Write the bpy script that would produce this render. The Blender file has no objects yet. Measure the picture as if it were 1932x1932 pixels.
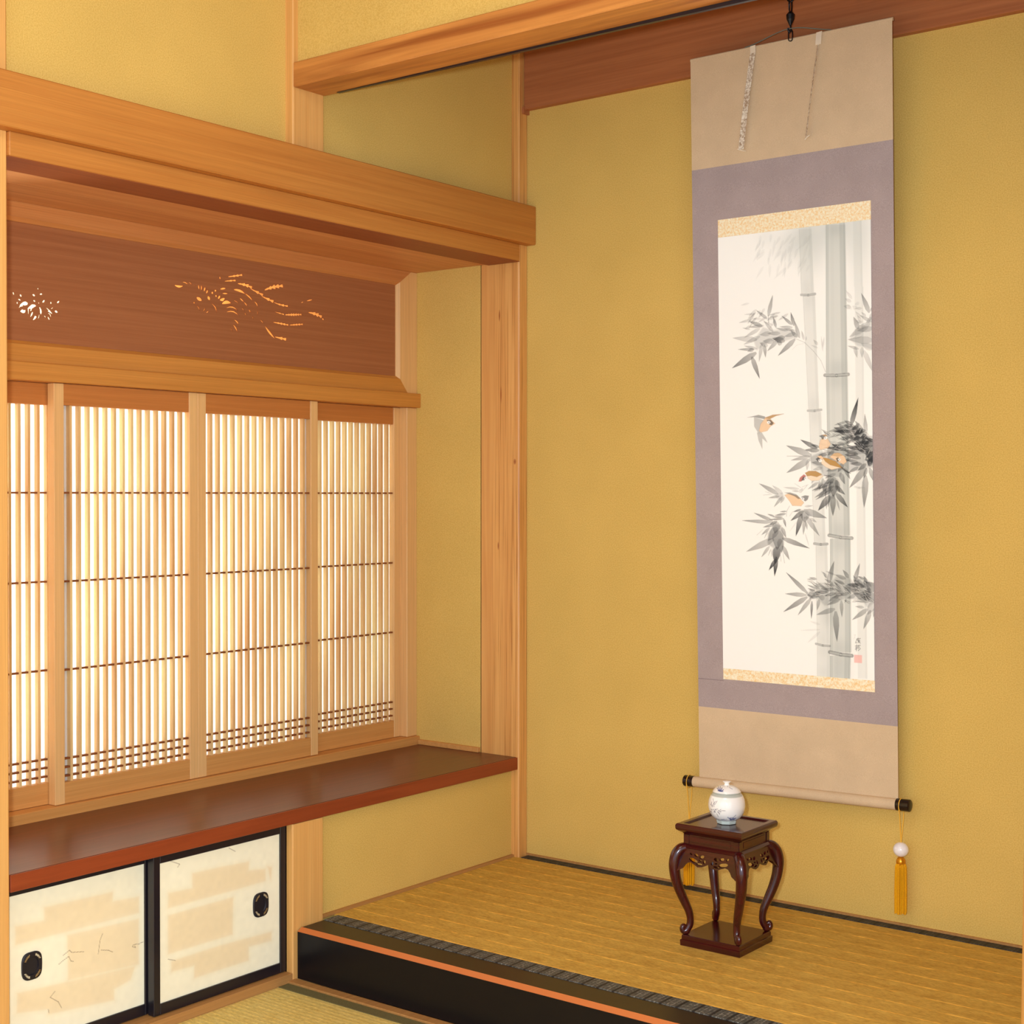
import bpy, bmesh, math, random
import numpy as np
from mathutils import Matrix, Vector

C = bpy.context.scene.collection
S = bpy.context.scene

# ------------------------------------------------------------------ camera
cam_d = bpy.data.cameras.new('camera'); cam = bpy.data.objects.new('camera', cam_d); C.objects.link(cam)
cam_d.sensor_width = 36.0; cam_d.lens = 2768.8/1932*36.0; cam_d.clip_start = .05
yaw, pit, rol = 0.65792, -0.0121, 0.00045
f = Vector((-math.sin(yaw)*math.cos(pit), math.cos(yaw)*math.cos(pit), math.sin(pit)))
r0 = Vector((math.cos(yaw), math.sin(yaw), 0)); u0 = r0.cross(f)
rr = r0*math.cos(rol)+u0*math.sin(rol); uu = -r0*math.sin(rol)+u0*math.cos(rol)
M = Matrix(((rr.x, uu.x, -f.x, 2.65677), (rr.y, uu.y, -f.y, -3.47787), (rr.z, uu.z, -f.z, 1.20377), (0, 0, 0, 1)))
cam.matrix_world = M
S.camera = cam

# ------------------------------------------------------------------ world, lamps, exposure
W = bpy.data.worlds.new('world'); S.world = W; W.use_nodes = True
bg = W.node_tree.nodes['Background']; bg.inputs[0].default_value = (.87, 1.0, 1.18, 1); bg.inputs[1].default_value = 1.15
def area(name, loc, target, sx, sy, power, col):
    d = bpy.data.lights.new(name, 'AREA'); d.shape = 'RECTANGLE'; d.size = sx; d.size_y = sy; d.energy = power; d.color = col
    o = bpy.data.objects.new(name, d); C.objects.link(o); o.location = loc
    o.rotation_euler = (Vector(target)-Vector(loc)).to_track_quat('-Z', 'Y').to_euler()
    return o
# ceiling lamp of the room (out of view, left of and behind the camera)
area('ceiling_lamp', (1.5, -2.5, 2.62), (1.2, -2.1, 0), .9, .9, 8, (.93, 1.0, 1.08))
# daylight garden behind the paper screens
area('daylight', (-1.50, -1.75, 1.25), (-.42, -1.45, 1.15), 1.3, 1.6, 100, (.98, 1.0, .98))
# the camera's own small flash, just left of the lens
fl = bpy.data.lights.new('flash', 'POINT'); fl.energy = 145; fl.shadow_soft_size = .03; fl.color = (.87, 1.0, 1.18)
fo = bpy.data.objects.new('flash', fl); C.objects.link(fo); fo.location = Vector((2.65677, -3.47787, 1.20377)) - rr*.07 + uu*.05 + f*.02
S.view_settings.view_transform = 'Standard'; S.view_settings.look = 'None'
S.view_settings.exposure = 0.44; S.view_settings.gamma = 1.0; S.view_settings.use_curve_mapping = False

# ------------------------------------------------------------------ node helpers
def newmat(name):
    m = bpy.data.materials.new(name); m.use_nodes = True
    nt = m.node_tree; return m, nt, nt.nodes['Principled BSDF']
def N(nt, t, **k):
    n = nt.nodes.new(t)
    for a, b in k.items(): setattr(n, a, b)
    return n
def srgb(r, g, b):
    g_ = lambda c: (c/255/12.92) if c/255 <= .04045 else ((c/255+.055)/1.055)**2.4
    return (g_(r), g_(g), g_(b), 1)
def ramp(nt, stops):
    n = N(nt, 'ShaderNodeValToRGB'); e = n.color_ramp.elements
    e[0].position, e[0].color = stops[0]; e[1].position, e[1].color = stops[-1]
    for p, c in stops[1:-1]:
        x = e.new(p); x.color = c
    return n
def mixc(nt, fac, a, b, mode='MIX'):
    n = N(nt, 'ShaderNodeMix', data_type='RGBA', blend_type=mode)
    L = nt.links
    for s, v in ((0, fac), (6, a), (7, b)):
        if hasattr(v, 'is_linked'): L.new(v, n.inputs[s])
        else: n.inputs[s].default_value = v
    return n.outputs[2]
def coords(nt, scale, kind='Object'):
    t = N(nt, 'ShaderNodeTexCoord'); mp = N(nt, 'ShaderNodeMapping'); mp.inputs['Scale'].default_value = scale
    nt.links.new(t.outputs[kind], mp.inputs[0]); return mp.outputs[0]
def noise(nt, vec, scale=1, detail=4, rough=.6, dist=0):
    n = N(nt, 'ShaderNodeTexNoise'); n.inputs['Scale'].default_value = scale; n.inputs['Detail'].default_value = detail
    n.inputs['Roughness'].default_value = rough; n.inputs['Distortion'].default_value = dist
    nt.links.new(vec, n.inputs['Vector']); return n.outputs['Fac']
def bump(nt, h, p, strength, dist):
    b = N(nt, 'ShaderNodeBump'); b.inputs['Strength'].default_value = strength; b.inputs['Distance'].default_value = dist
    nt.links.new(h, b.inputs['Height']); nt.links.new(b.outputs[0], p.inputs['Normal'])

def warm(c):
    return (min(.93, c[0]*.99), c[1]*.99, c[2]*.75, 1)
def plain(name, col, rough=.5, metal=0, spec=.5, coat=0):
    m, nt, p = newmat(name); p.inputs['Base Color'].default_value = col; p.inputs['Roughness'].default_value = rough
    p.inputs['Metallic'].default_value = metal; p.inputs['Specular IOR Level'].default_value = spec; p.inputs['Coat Weight'].default_value = coat
    return m
def wood(name, dark, light, axis='z', rough=.5, grain=120, along=1.6, dist=.5, spec=.35, fine=.35, coat=0):
    """straight-grained timber: noise stretched along one axis, plus fine pores"""
    m, nt, p = newmat(name)
    s = {'x': (along, grain, grain), 'y': (grain, along, grain), 'z': (grain, grain, along)}[axis]
    n1 = noise(nt, coords(nt, s), 1, 5, .55, dist)
    s2 = tuple(v*(5 if v == grain else 3) for v in s)
    n2 = noise(nt, coords(nt, s2), 1, 3, .6)
    cr = ramp(nt, [(.25, warm(dark)), (.75, warm(light))]); nt.links.new(n1, cr.inputs[0])
    r2 = ramp(nt, [(.3, (1-.35*fine,)*3+(1,)), (.62, (1, 1, 1, 1))]); nt.links.new(n2, r2.inputs[0])
    nt.links.new(mixc(nt, 1.0, cr.outputs[0], r2.outputs[0], 'MULTIPLY'), p.inputs['Base Color'])
    p.inputs['Roughness'].default_value = rough; p.inputs['Specular IOR Level'].default_value = spec; p.inputs['Coat Weight'].default_value = coat
    p.inputs['Coat Roughness'].default_value = .12
    bump(nt, n2, p, .12, .0006)
    return m
def plaster(name, col, col2):
    m, nt, p = newmat(name)
    v = coords(nt, (1, 1, 1))
    n1 = noise(nt, v, 330, 2, .7); n2 = noise(nt, v, 5, 3, .5); n3 = noise(nt, v, 900, 1, .5)
    cr = ramp(nt, [(.32, warm(col2)), (.62, warm(col))]); nt.links.new(n1, cr.inputs[0])
    r2 = ramp(nt, [(.3, (.955, .955, .94, 1)), (.7, (1.02, 1.02, 1.02, 1))]); nt.links.new(n2, r2.inputs[0])
    nt.links.new(mixc(nt, 1.0, cr.outputs[0], r2.outputs[0], 'MULTIPLY'), p.inputs['Base Color'])
    p.inputs['Roughness'].default_value = .95; p.inputs['Specular IOR Level'].default_value = .12
    bump(nt, n3, p, .25, .001); return m
def tatami(name, a, b, pitch=.0155, lines=1.0):
    """rush matting: ribs run along X, each rib a row of short strands"""
    L0, L1 = (.955, .985) if pitch > .03 else (.62, .80)
    m, nt, p = newmat(name)
    t = N(nt, 'ShaderNodeTexCoord'); sp = N(nt, 'ShaderNodeSeparateXYZ'); nt.links.new(t.outputs['Object'], sp.inputs[0])
    wob = noise(nt, coords(nt, (2.2, 9, 1)), 1, 2, .5)
    ad = N(nt, 'ShaderNodeMath', operation='MULTIPLY_ADD'); nt.links.new(wob, ad.inputs[0]); ad.inputs[1].default_value = .006; nt.links.new(sp.outputs[1], ad.inputs[2])
    mu = N(nt, 'ShaderNodeMath', operation='MULTIPLY'); nt.links.new(ad.outputs[0], mu.inputs[0]); mu.inputs[1].default_value = 2*math.pi/pitch
    sn = N(nt, 'ShaderNodeMath', operation='SINE'); nt.links.new(mu.outputs[0], sn.inputs[0])
    strand = noise(nt, coords(nt, (90, 420, 90)), 1, 2, .6)
    big = noise(nt, coords(nt, (26, 60, 26)), 1, 3, .6)
    cr = ramp(nt, [(.3, warm(a)), (.7, warm(b))]); nt.links.new(big, cr.inputs[0])
    rs = ramp(nt, [(.30, (.70, .67, .60, 1)), (.58, (1.03, 1.03, 1.03, 1))]); nt.links.new(strand, rs.inputs[0])
    c1 = mixc(nt, 1.0, cr.outputs[0], rs.outputs[0], 'MULTIPLY')
    rr_ = ramp(nt, [(0, (.97, .97, .97, 1)), (L0, (1, 1, 1, 1)), (L1, (1.22, 1.20, 1.14, 1)), (1, (1.60, 1.55, 1.40, 1))])
    mr = N(nt, 'ShaderNodeMapRange'); mr.inputs[1].default_value = -1; mr.inputs[2].default_value = 1; nt.links.new(sn.outputs[0], mr.inputs[0])
    dash = noise(nt, coords(nt, (38, 130, 20)), 1, 1, .5)
    gate = N(nt, 'ShaderNodeMath', operation='MULTIPLY'); nt.links.new(mr.outputs[0], gate.inputs[0])
    g2 = N(nt, 'ShaderNodeMapRange'); g2.inputs[1].default_value = .35; g2.inputs[2].default_value = .55; g2.inputs[3].default_value = .97 if pitch > .03 else .7; nt.links.new(dash, g2.inputs[0]); nt.links.new(g2.outputs[0], gate.inputs[1])
    nt.links.new(gate.outputs[0], rr_.inputs[0])
    nt.links.new(mixc(nt, lines, c1, rr_.outputs[0], 'MULTIPLY'), p.inputs['Base Color'])
    p.inputs['Roughness'].default_value = .62; p.inputs['Specular IOR Level'].default_value = .3
    bump(nt, sn.outputs[0], p, .35*lines, .0012); return m
def brocade(name, dark, light, period=.04, axis=0):
    """woven mat border: a row of square crests with dark joints"""
    m, nt, p = newmat(name)
    t = N(nt, 'ShaderNodeTexCoord'); sp = N(nt, 'ShaderNodeSeparateXYZ'); nt.links.new(t.outputs['Object'], sp.inputs[0])
    mo = N(nt, 'ShaderNodeMath', operation='PINGPONG'); nt.links.new(sp.outputs[axis], mo.inputs[0]); mo.inputs[1].default_value = period/2
    dv = N(nt, 'ShaderNodeMath', operation='DIVIDE'); nt.links.new(mo.outputs[0], dv.inputs[0]); dv.inputs[1].default_value = period/2
    r1 = ramp(nt, [(.0, (0, 0, 0, 1)), (.14, (0, 0, 0, 1)), (.2, (.55, .55, .55, 1)), (.6, (.3, .3, .3, 1)), (.75, (1, 1, 1, 1)), (.9, (.25, .25, .25, 1)), (1, (.7, .7, .7, 1))]); nt.links.new(dv.outputs[0], r1.inputs[0])
    vo = N(nt, 'ShaderNodeTexVoronoi'); vo.inputs['Scale'].default_value = 190; nt.links.new(coords(nt, (1, 1, 1)), vo.inputs['Vector'])
    r2 = ramp(nt, [(.25, (1, 1, 1, 1)), (.6, (.35, .35, .35, 1))]); nt.links.new(vo.outputs['Distance'], r2.inputs[0])
    fac = mixc(nt, 1.0, r1.outputs[0], r2.outputs[0], 'MULTIPLY')
    nt.links.new(mixc(nt, fac, dark, light), p.inputs['Base Color'])
    p.inputs['Roughness'].default_value = .6; return m
def cloth(name, a, b, scale=700):
    m, nt, p = newmat(name)
    v = coords(nt, (1, 1, 1)); n1 = noise(nt, v, scale, 2, .6); n2 = noise(nt, v, 14, 3, .55)
    cr = ramp(nt, [(.3, a), (.7, b)]); nt.links.new(n1, cr.inputs[0])
    r2 = ramp(nt, [(.3, (.94, .94, .94, 1)), (.7, (1.03, 1.03, 1.03, 1))]); nt.links.new(n2, r2.inputs[0])
    nt.links.new(mixc(nt, 1.0, cr.outputs[0], r2.outputs[0], 'MULTIPLY'), p.inputs['Base Color'])
    p.inputs['Roughness'].default_value = .85; p.inputs['Specular IOR Level'].default_value = .2; bump(nt, n1, p, .1, .0005); return m
def painted(name, rough=.85, spec=.2, coat=0):
    m, nt, p = newmat(name); a = N(nt, 'ShaderNodeAttribute', attribute_name='paint'); nt.links.new(a.outputs[0], p.inputs['Base Color'])
    p.inputs['Roughness'].default_value = rough; p.inputs['Specular IOR Level'].default_value = spec; p.inputs['Coat Weight'].default_value = coat; p.inputs['Coat Roughness'].default_value = .05
    return m
def paper_screen(name, col, amount=.55):
    m, nt, p = newmat(name); out = nt.nodes['Material Output']
    d = N(nt, 'ShaderNodeBsdfDiffuse'); d.inputs[0].default_value = col
    t = N(nt, 'ShaderNodeBsdfTranslucent'); t.inputs[0].default_value = col
    n = noise(nt, coords(nt, (1, 9, 1.1)), 1, 3, .5); cr = ramp(nt, [(.35, tuple(c*.8 for c in col[:3])+(1,)), (.6, col)]); nt.links.new(n, cr.inputs[0]); nt.links.new(cr.outputs[0], t.inputs[0])
    mx = N(nt, 'ShaderNodeMixShader'); mx.inputs[0].default_value = amount
    nt.links.new(d.outputs[0], mx.inputs[1]); nt.links.new(t.outputs[0], mx.inputs[2]); nt.links.new(mx.outputs[0], out.inputs[0]); nt.nodes.remove(p)
    return m

# ------------------------------------------------------------------ mesh helpers
def box(bm, x0, x1, y0, y1, z0, z1, bev=0, seg=1):
    t = bmesh.new()
    bmesh.ops.create_cube(t, size=1, matrix=Matrix.Translation(((x0+x1)/2, (y0+y1)/2, (z0+z1)/2)) @ Matrix.Diagonal((abs(x1-x0), abs(y1-y0), abs(z1-z0), 1)))
    if bev: bmesh.ops.bevel(t, geom=t.edges[:], offset=bev, segments=seg, affect='EDGES', profile=.5)
    me = bpy.data.meshes.new('t'); t.to_mesh(me); bm.from_mesh(me); bpy.data.meshes.remove(me); t.free(); return bm
def prism(bm, pts, axis, a, b):
    """extrude a polygon (2-D points) along an axis from a to b"""
    def P(p, c): return {'x': (c, p[0], p[1]), 'y': (p[0], c, p[1]), 'z': (p[0], p[1], c)}[axis]
    v0 = [bm.verts.new(P(p, a)) for p in pts]; v1 = [bm.verts.new(P(p, b)) for p in pts]
    n = len(pts); bm.faces.new(v0); bm.faces.new(v1[::-1])
    for i in range(n): bm.faces.new((v0[i], v1[i], v1[(i+1) % n], v0[(i+1) % n]))
    return bm
def tube(bm, pts, rad, seg=8, cap=True):
    """tube along a polyline; rad = number or list"""
    pts = [Vector(p) for p in pts]; n = len(pts); rings = []
    R = rad if isinstance(rad, (list, tuple)) else [rad]*n
    up = Vector((0, 0, 1))
    for i, p in enumerate(pts):
        d = (pts[min(i+1, n-1)]-pts[max(i-1, 0)]).normalized()
        a = d.cross(up)
        if a.length < 1e-3: a = d.cross(Vector((1, 0, 0)))
        a.normalize(); b = d.cross(a).normalized()
        if i and (a.dot(pa) < 0): a = -a; b = -b
        pa = a
        rings.append([bm.verts.new(p+a*R[i]*math.cos(t*2*math.pi/seg)+b*R[i]*math.sin(t*2*math.pi/seg)) for t in range(seg)])
    for i in range(n-1):
        for t in range(seg):
            bm.faces.new((rings[i][t], rings[i][(t+1) % seg], rings[i+1][(t+1) % seg], rings[i+1][t]))
    if cap: bm.faces.new(rings[0][::-1]); bm.faces.new(rings[-1])
    return bm
def lathe(bm, prof, seg=32, ox=0, oy=0, oz=0):
    rings = []
    for r, z in prof:
        if r < 1e-5: rings.append([bm.verts.new((ox, oy, oz+z))])
        else: rings.append([bm.verts.new((ox+r*math.cos(t*2*math.pi/seg), oy+r*math.sin(t*2*math.pi/seg), oz+z)) for t in range(seg)])
    for a, b in zip(rings, rings[1:]):
        for t in range(seg):
            u = (t+1) % seg
            if len(a) == 1: bm.faces.new((a[0], b[u], b[t]))
            elif len(b) == 1: bm.faces.new((a[t], a[u], b[0]))
            else: bm.faces.new((a[t], a[u], b[u], b[t]))
    return bm
def spline(pts, n=6):
    out = []; P = [Vector(p) for p in pts]; m = len(P)
    for i in range(m-1):
        p0, p1, p2, p3 = P[max(i-1, 0)], P[i], P[i+1], P[min(i+2, m-1)]
        for k in range(n):
            t = k/n
            out.append(.5*((2*p1)+(p2-p0)*t+(2*p0-5*p1+4*p2-p3)*t*t+(-p0+3*p1-3*p2+p3)*t**3))
    out.append(P[-1]); return out
def mk(name, bm, mat, parent=None, smooth=False, fix=True):
    if fix: bmesh.ops.recalc_face_normals(bm, faces=bm.faces[:])
    me = bpy.data.meshes.new(name); bm.to_mesh(me); bm.free()
    if smooth:
        for p in me.polygons: p.use_smooth = True
    me.materials.append(mat); o = bpy.data.objects.new(name, me); C.objects.link(o)
    if parent: o.parent = parent
    return o
def autosmooth(o, ang=40):
    for p in o.data.polygons: p.use_smooth = True
    o.data.set_sharp_from_angle(angle=math.radians(ang)); return o
def tag(o, label, cat, group=None):
    o['label'] = label; o['category'] = cat
    if group: o['group'] = group
    return o
def thing(name, loc, label, cat, group=None):
    o = bpy.data.objects.new(name, None); C.objects.link(o); o.location = loc; o.empty_display_size = .1
    return tag(o, label, cat, group)
def struct(o, label=None, cat=None):
    o['kind'] = 'structure'
    if label: o['label'] = label
    if cat: o['category'] = cat
    return o
def B(*a, **k): return box(bmesh.new(), *a, **k)
def copy_tree(root, loc, label):
    r = root.copy(); C.objects.link(r); r.location = loc; r['label'] = label
    for ch in list(root.children):
        c = ch.copy(); C.objects.link(c); c.parent = r
        for g in list(ch.children):
            d = g.copy(); C.objects.link(d); d.parent = c
    return r

# ------------------------------------------------------------------ materials
PLASTER = plaster('ochre_plaster', srgb(*(225,190,120)), srgb(*(208,169,97)))
PLASTER_CEIL = plaster('ceiling_board', srgb(190, 150, 100), srgb(170, 130, 85))
WZ = wood('pale_cedar_upright', srgb(*(218,158,96)), srgb(*(234,178,116)), 'z')
WY = wood('pale_cedar_lengthwise', srgb(*(218,158,96)), srgb(*(234,178,116)), 'y')
NAG = wood('amber_cedar_rail', srgb(*(188,118,58)), srgb(*(206,138,72)), 'y', grain=90, rough=.48)
WX = wood('cedar_cross_beam', srgb(146, 74, 34), srgb(224, 154, 88), 'x', grain=16, along=1.1, dist=1.6, rough=.4)
WXD = wood('dark_cherry_board', srgb(*(166,98,66)), srgb(*(188,118,82)), 'x', grain=50, rough=.5)
RAM = wood('brown_cedar_panel', srgb(*(156,94,62)), srgb(*(174,110,76)), 'y', grain=110, along=1.2, rough=.6)
RECC = wood('recess_ceiling_board', srgb(204, 136, 92), srgb(228, 164, 116), 'y', grain=50)
SHOW = wood('screen_cedar_lengthwise', srgb(*(204,142,84)), srgb(*(220,160,102)), 'y', grain=90)
SHOZ = wood('screen_cedar_upright', srgb(*(226,174,124)), srgb(*(238,190,140)), 'z', grain=110)
UND = wood('shaded_lintel_underside', srgb(140, 74, 42), srgb(158, 88, 50), 'y')  # darker lintel wood, with the underside's shade put into its colour
TOPR = wood('screen_top_rail_cedar', srgb(188, 114, 60), srgb(206, 132, 74), 'y', grain=90)
LED = wood('ledge_cedar', srgb(196, 128, 62), srgb(214, 146, 76), 'y', grain=90)
SLAT = wood('glare_streaked_slat_cedar', srgb(208, 144, 94), srgb(255, 222, 176), 'z', grain=15, along=1.7, dist=.2, rough=.4)  # light patches spanning neighbouring slats paint glare into the wood tone
TIE = wood('backlit_dark_tie_slat', srgb(120, 62, 30), srgb(150, 84, 44), 'y', grain=60)  # dark brown paints in the backlit shade of the cross slats
SHELF = wood('red_brown_shelf_top', srgb(*(88,40,28)), srgb(*(116,56,40)), 'y', grain=26, along=1.2, dist=1.4, rough=.28, spec=.22, coat=.05)
BASEW = wood('floor_trim_cedar', srgb(168, 116, 72), srgb(192, 140, 90), 'y')
PAPER = paper_screen('lit_paper', (.93, .90, .84, 1))
LACQ = plain('black_lacquer', (.006, .005, .006, 1), .30, spec=.22)
LACQ2 = plain('black_lacquer_frame', (.012, .009, .013, 1), .3)
DARKST = plain('dark_step_top', srgb(32, 22, 18), .32, spec=.3)
STRIPE = plain('orange_bare_edge', srgb(204, 116, 56), .6)
TAT1 = tatami('golden_rush', srgb(*(204,160,78)), srgb(*(222,182,98)), pitch=.064)
TAT2 = tatami('pale_rush', srgb(*(218,190,118)), srgb(*(230,206,140)), lines=.45)
BROC = brocade('black_brocade', (.006, .006, .007, 1), srgb(150, 150, 138))
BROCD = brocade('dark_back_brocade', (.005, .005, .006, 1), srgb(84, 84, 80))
BROC2 = cloth('olive_border', srgb(96, 88, 52), srgb(120, 110, 70))
MAUVE = cloth('mauve_silk', srgb(*(160,144,140)), srgb(*(184,167,162)))
BEIGE = cloth('beige_silk', srgb(*(208,180,142)), srgb(*(222,196,158)))
ROSE = wood('dark_rosewood', srgb(40, 6, 11), srgb(76, 14, 20), 'x', grain=60, rough=.24, coat=.5, fine=.3)
ROSEZ = wood('dark_rosewood_leg', srgb(42, 6, 11), srgb(82, 16, 22), 'z', grain=60, rough=.22, coat=.5, fine=.3)
IRON = plain('black_iron', (.006, .006, .007, 1), .45, .3)
EBONY = plain('ebony_knob', (.012, .006, .005, 1), .25)
CORD = plain('yellow_cord', srgb(244, 186, 60), .7)
TASSEL = cloth('golden_tassel', srgb(214, 140, 8), srgb(250, 186, 24), 900)
GOLDM = plain('gold_cap', srgb(220, 150, 30), .3, .7)
PORC = plain('white_porcelain_ball', srgb(245, 238, 235), .12, coat=.6)
GREYC = plain('grey_green_cord', srgb(110, 112, 98), .8)
WHITEC = plain('white_ribbon_end', srgb(240, 226, 200), .8)
PAINT = painted('ink_painting', .9, .15)
FPAINT = painted('sliding_door_paper', .85, .2)
JPAINT = painted('painted_porcelain', .1, .5, .6)
def gold_leaf(name, base, c2):
    m, nt, p = newmat(name); v = coords(nt, (1, 1, 1)); n1 = noise(nt, v, 160, 4, .75)
    cr = ramp(nt, [(.40, base), (.62, c2)]); nt.links.new(n1, cr.inputs[0]); nt.links.new(cr.outputs[0], p.inputs['Base Color'])
    p.inputs['Roughness'].default_value = .7; return m
GOLD = gold_leaf('gold_flecked_silk', srgb(255, 248, 218), srgb(246, 208, 140))
FUTAI = gold_leaf('floral_ribbon', srgb(250, 242, 222), srgb(170, 140, 104))

# knotty corner pillar
def pillar_mat():
    m, nt, p = newmat('knotty_pillar')
    n = noise(nt, coords(nt, (30, 30, 1.2)), 1, 3, .5, .8)
    n2 = noise(nt, coords(nt, (260, 260, 2.2)), 1, 3, .6, .4)
    cr = ramp(nt, [(.3, warm(srgb(216, 152, 92))), (.7, warm(srgb(234, 176, 114)))]); nt.links.new(n, cr.inputs[0])
    wr = ramp(nt, [(.36, (.55, .40, .28, 1)), (.44, (.88, .82, .74, 1)), (.52, (1, 1, 1, 1))]); nt.links.new(n2, wr.inputs[0])
    # the grain shows on the heart side only (towards the alcove)
    t = N(nt, 'ShaderNodeTexCoord'); sp = N(nt, 'ShaderNodeSeparateXYZ'); nt.links.new(t.outputs['Object'], sp.inputs[0])
    g = N(nt, 'ShaderNodeMapRange'); g.inputs[1].default_value = -.085; g.inputs[2].default_value = -.055; nt.links.new(sp.outputs[0], g.inputs[0])
    col = mixc(nt, g.outputs[0], cr.outputs[0], mixc(nt, .8, cr.outputs[0], wr.outputs[0], 'MULTIPLY'))
    # two long knots
    for kx, kz, rx, rz in ((-.046, 1.735, .0035, .020), (-.040, 1.50, .003, .03), (-.050, 1.05, .0035, .014), (.012, 1.30, .006, .010)):
        mp = N(nt, 'ShaderNodeMapping'); mp.inputs['Location'].default_value = (-kx/rx, 0, -kz/rz); mp.inputs['Scale'].default_value = (1/rx, 0, 1/rz)
        nt.links.new(t.outputs['Object'], mp.inputs[0]); ln = N(nt, 'ShaderNodeVectorMath', operation='LENGTH'); nt.links.new(mp.outputs[0], ln.inputs[0])
        kr = ramp(nt, [(.0, (1, 1, 1, 1)), (.55, (.7, .7, .7, 1)), (1, (0, 0, 0, 1))]); nt.links.new(ln.outputs['Value'], kr.inputs[0])
        col = mixc(nt, kr.outputs[0], col, srgb(158, 84, 40))
    nt.links.new(col, p.inputs['Base Color'])
    p.inputs['Roughness'].default_value = .4; p.inputs['Coat Weight'].default_value = .15; return m
PILLAR = pillar_mat()

# ------------------------------------------------------------------ painting canvas (a fine mesh whose vertices carry the pigment)
class Canvas:
    def __init__(s, w, h, step, base):
        s.w, s.h, s.step = w, h, step; s.nx = int(w/step)+1; s.ny = int(h/step)+1
        s.xs = np.linspace(0, w, s.nx); s.ys = np.linspace(0, h, s.ny)
        s.c = np.empty((s.ny, s.nx, 3)); s.c[:] = base
        s.rng = np.random.default_rng(3)
    def win(s, x0, y0, x1, y1, pad):
        i0 = np.searchsorted(s.xs, x0-pad); i1 = np.searchsorted(s.xs, x1+pad); j0 = np.searchsorted(s.ys, y0-pad); j1 = np.searchsorted(s.ys, y1+pad)
        if i1 <= i0 or j1 <= j0: return None
        X, Y = np.meshgrid(s.xs[i0:i1], s.ys[j0:j1]); return slice(j0, j1), slice(i0, i1), X, Y
    def put(s, w, a, col):
        j, i = w[0], w[1]; a = np.clip(a, 0, 1)[..., None]; s.c[j, i] = s.c[j, i]*(1-a)+np.array(col)*a
    def leaf(s, x0, y0, x1, y1, wd, d, ink):
        w = s.win(min(x0, x1), min(y0, y1), max(x0, x1), max(y0, y1), wd)
        if w is None: return
        dx, dy = x1-x0, y1-y0; L = math.hypot(dx, dy)+1e-6; tx, ty = dx/L, dy/L
        t = ((w[2]-x0)*tx+(w[3]-y0)*ty)/L; q = (w[2]-x0)*ty-(w[3]-y0)*tx
        tt = np.clip(t, 0, 1); hw = wd/2*np.minimum(1, (.35+3*tt))*np.clip((1-tt)*1.9, 0, 1)**.8
        hw = np.maximum(hw, .5)
        m = np.clip((hw-np.abs(q))/1.0+.5, 0, 1)*np.clip(1+t*L, 0, 1)*np.clip(1+(1-t)*L, 0, 1)
        edge = np.clip(1-(hw-np.abs(q))/1.6, 0, 1)
        s.put(w, m*np.clip(d*(.62+.5*tt+.22*edge), 0, .97), ink)
    def poly(s, pts, col, a, soft=.8):
        P = np.array(pts, float).reshape(-1, 2); w = s.win(P[:, 0].min(), P[:, 1].min(), P[:, 0].max(), P[:, 1].max(), soft*3)
        if w is None: return
        X, Y = w[2], w[3]; ins = np.zeros(X.shape, bool); dist = np.full(X.shape, 1e9); n = len(P)
        for k in range(n):
            ax, ay = P[k]; bx, by = P[(k+1) % n]
            c1 = ((ay > Y) != (by > Y)); xi = (bx-ax)*(Y-ay)/((by-ay)+1e-12)+ax; ins ^= c1 & (X < xi)
            L2 = (bx-ax)**2+(by-ay)**2+1e-9; t = np.clip(((X-ax)*(bx-ax)+(Y-ay)*(by-ay))/L2, 0, 1)
            dist = np.minimum(dist, np.hypot(X-ax-t*(bx-ax), Y-ay-t*(by-ay)))
        sd = np.where(ins, dist, -dist); s.put(w, np.clip(sd/soft+.5, 0, 1)*a, col)
    def line(s, pts, wd, col, a):
        for (ax, ay), (bx, by) in zip(pts, pts[1:]):
            w = s.win(min(ax, bx), min(ay, by), max(ax, bx), max(ay, by), wd+2)
            if w is None: continue
            L2 = (bx-ax)**2+(by-ay)**2+1e-9; t = np.clip(((w[2]-ax)*(bx-ax)+(w[3]-ay)*(by-ay))/L2, 0, 1)
            d = np.hypot(w[2]-ax-t*(bx-ax), w[3]-ay-t*(by-ay)); s.put(w, np.clip((wd/2-d)/.9+.6, 0, 1)*a, col)
    def blob(s, x, y, rx, ry, col, a):
        w = s.win(x-rx*2, y-ry*2, x+rx*2, y+ry*2, 0)
        if w is None: return
        s.put(w, np.exp(-(((w[2]-x)/rx)**2+((w[3]-y)/ry)**2)*1.4)*a, col)
    def mesh(s, name, mat, parent, place):
        """place(x_mm array, y_mm array) -> (n,3) positions"""
        X, Y = np.meshgrid(s.xs, s.ys); co = place(X.ravel(), Y.ravel())
        idx = np.arange(s.nx*s.ny).reshape(s.ny, s.nx)
        q = np.stack([idx[:-1, :-1], idx[1:, :-1], idx[1:, 1:], idx[:-1, 1:]], -1).reshape(-1, 4)
        me = bpy.data.meshes.new(name); me.vertices.add(len(co)); me.vertices.foreach_set('co', co.astype(np.float32).ravel())
        me.loops.add(q.size); me.loops.foreach_set('vertex_index', q.ravel().astype(np.int32))
        me.polygons.add(len(q)); me.polygons.foreach_set('loop_start', np.arange(0, q.size, 4, dtype=np.int32))
        me.update(calc_edges=True)
        at = me.color_attributes.new('paint', 'FLOAT_COLOR', 'POINT'); rgba = np.ones((len(co), 4), np.float32); rgba[:, :3] = s.c.reshape(-1, 3)
        at.data.foreach_set('color', rgba.ravel()); me.materials.append(mat)
        o = bpy.data.objects.new(name, me); C.objects.link(o); o.parent = parent; return o

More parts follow.
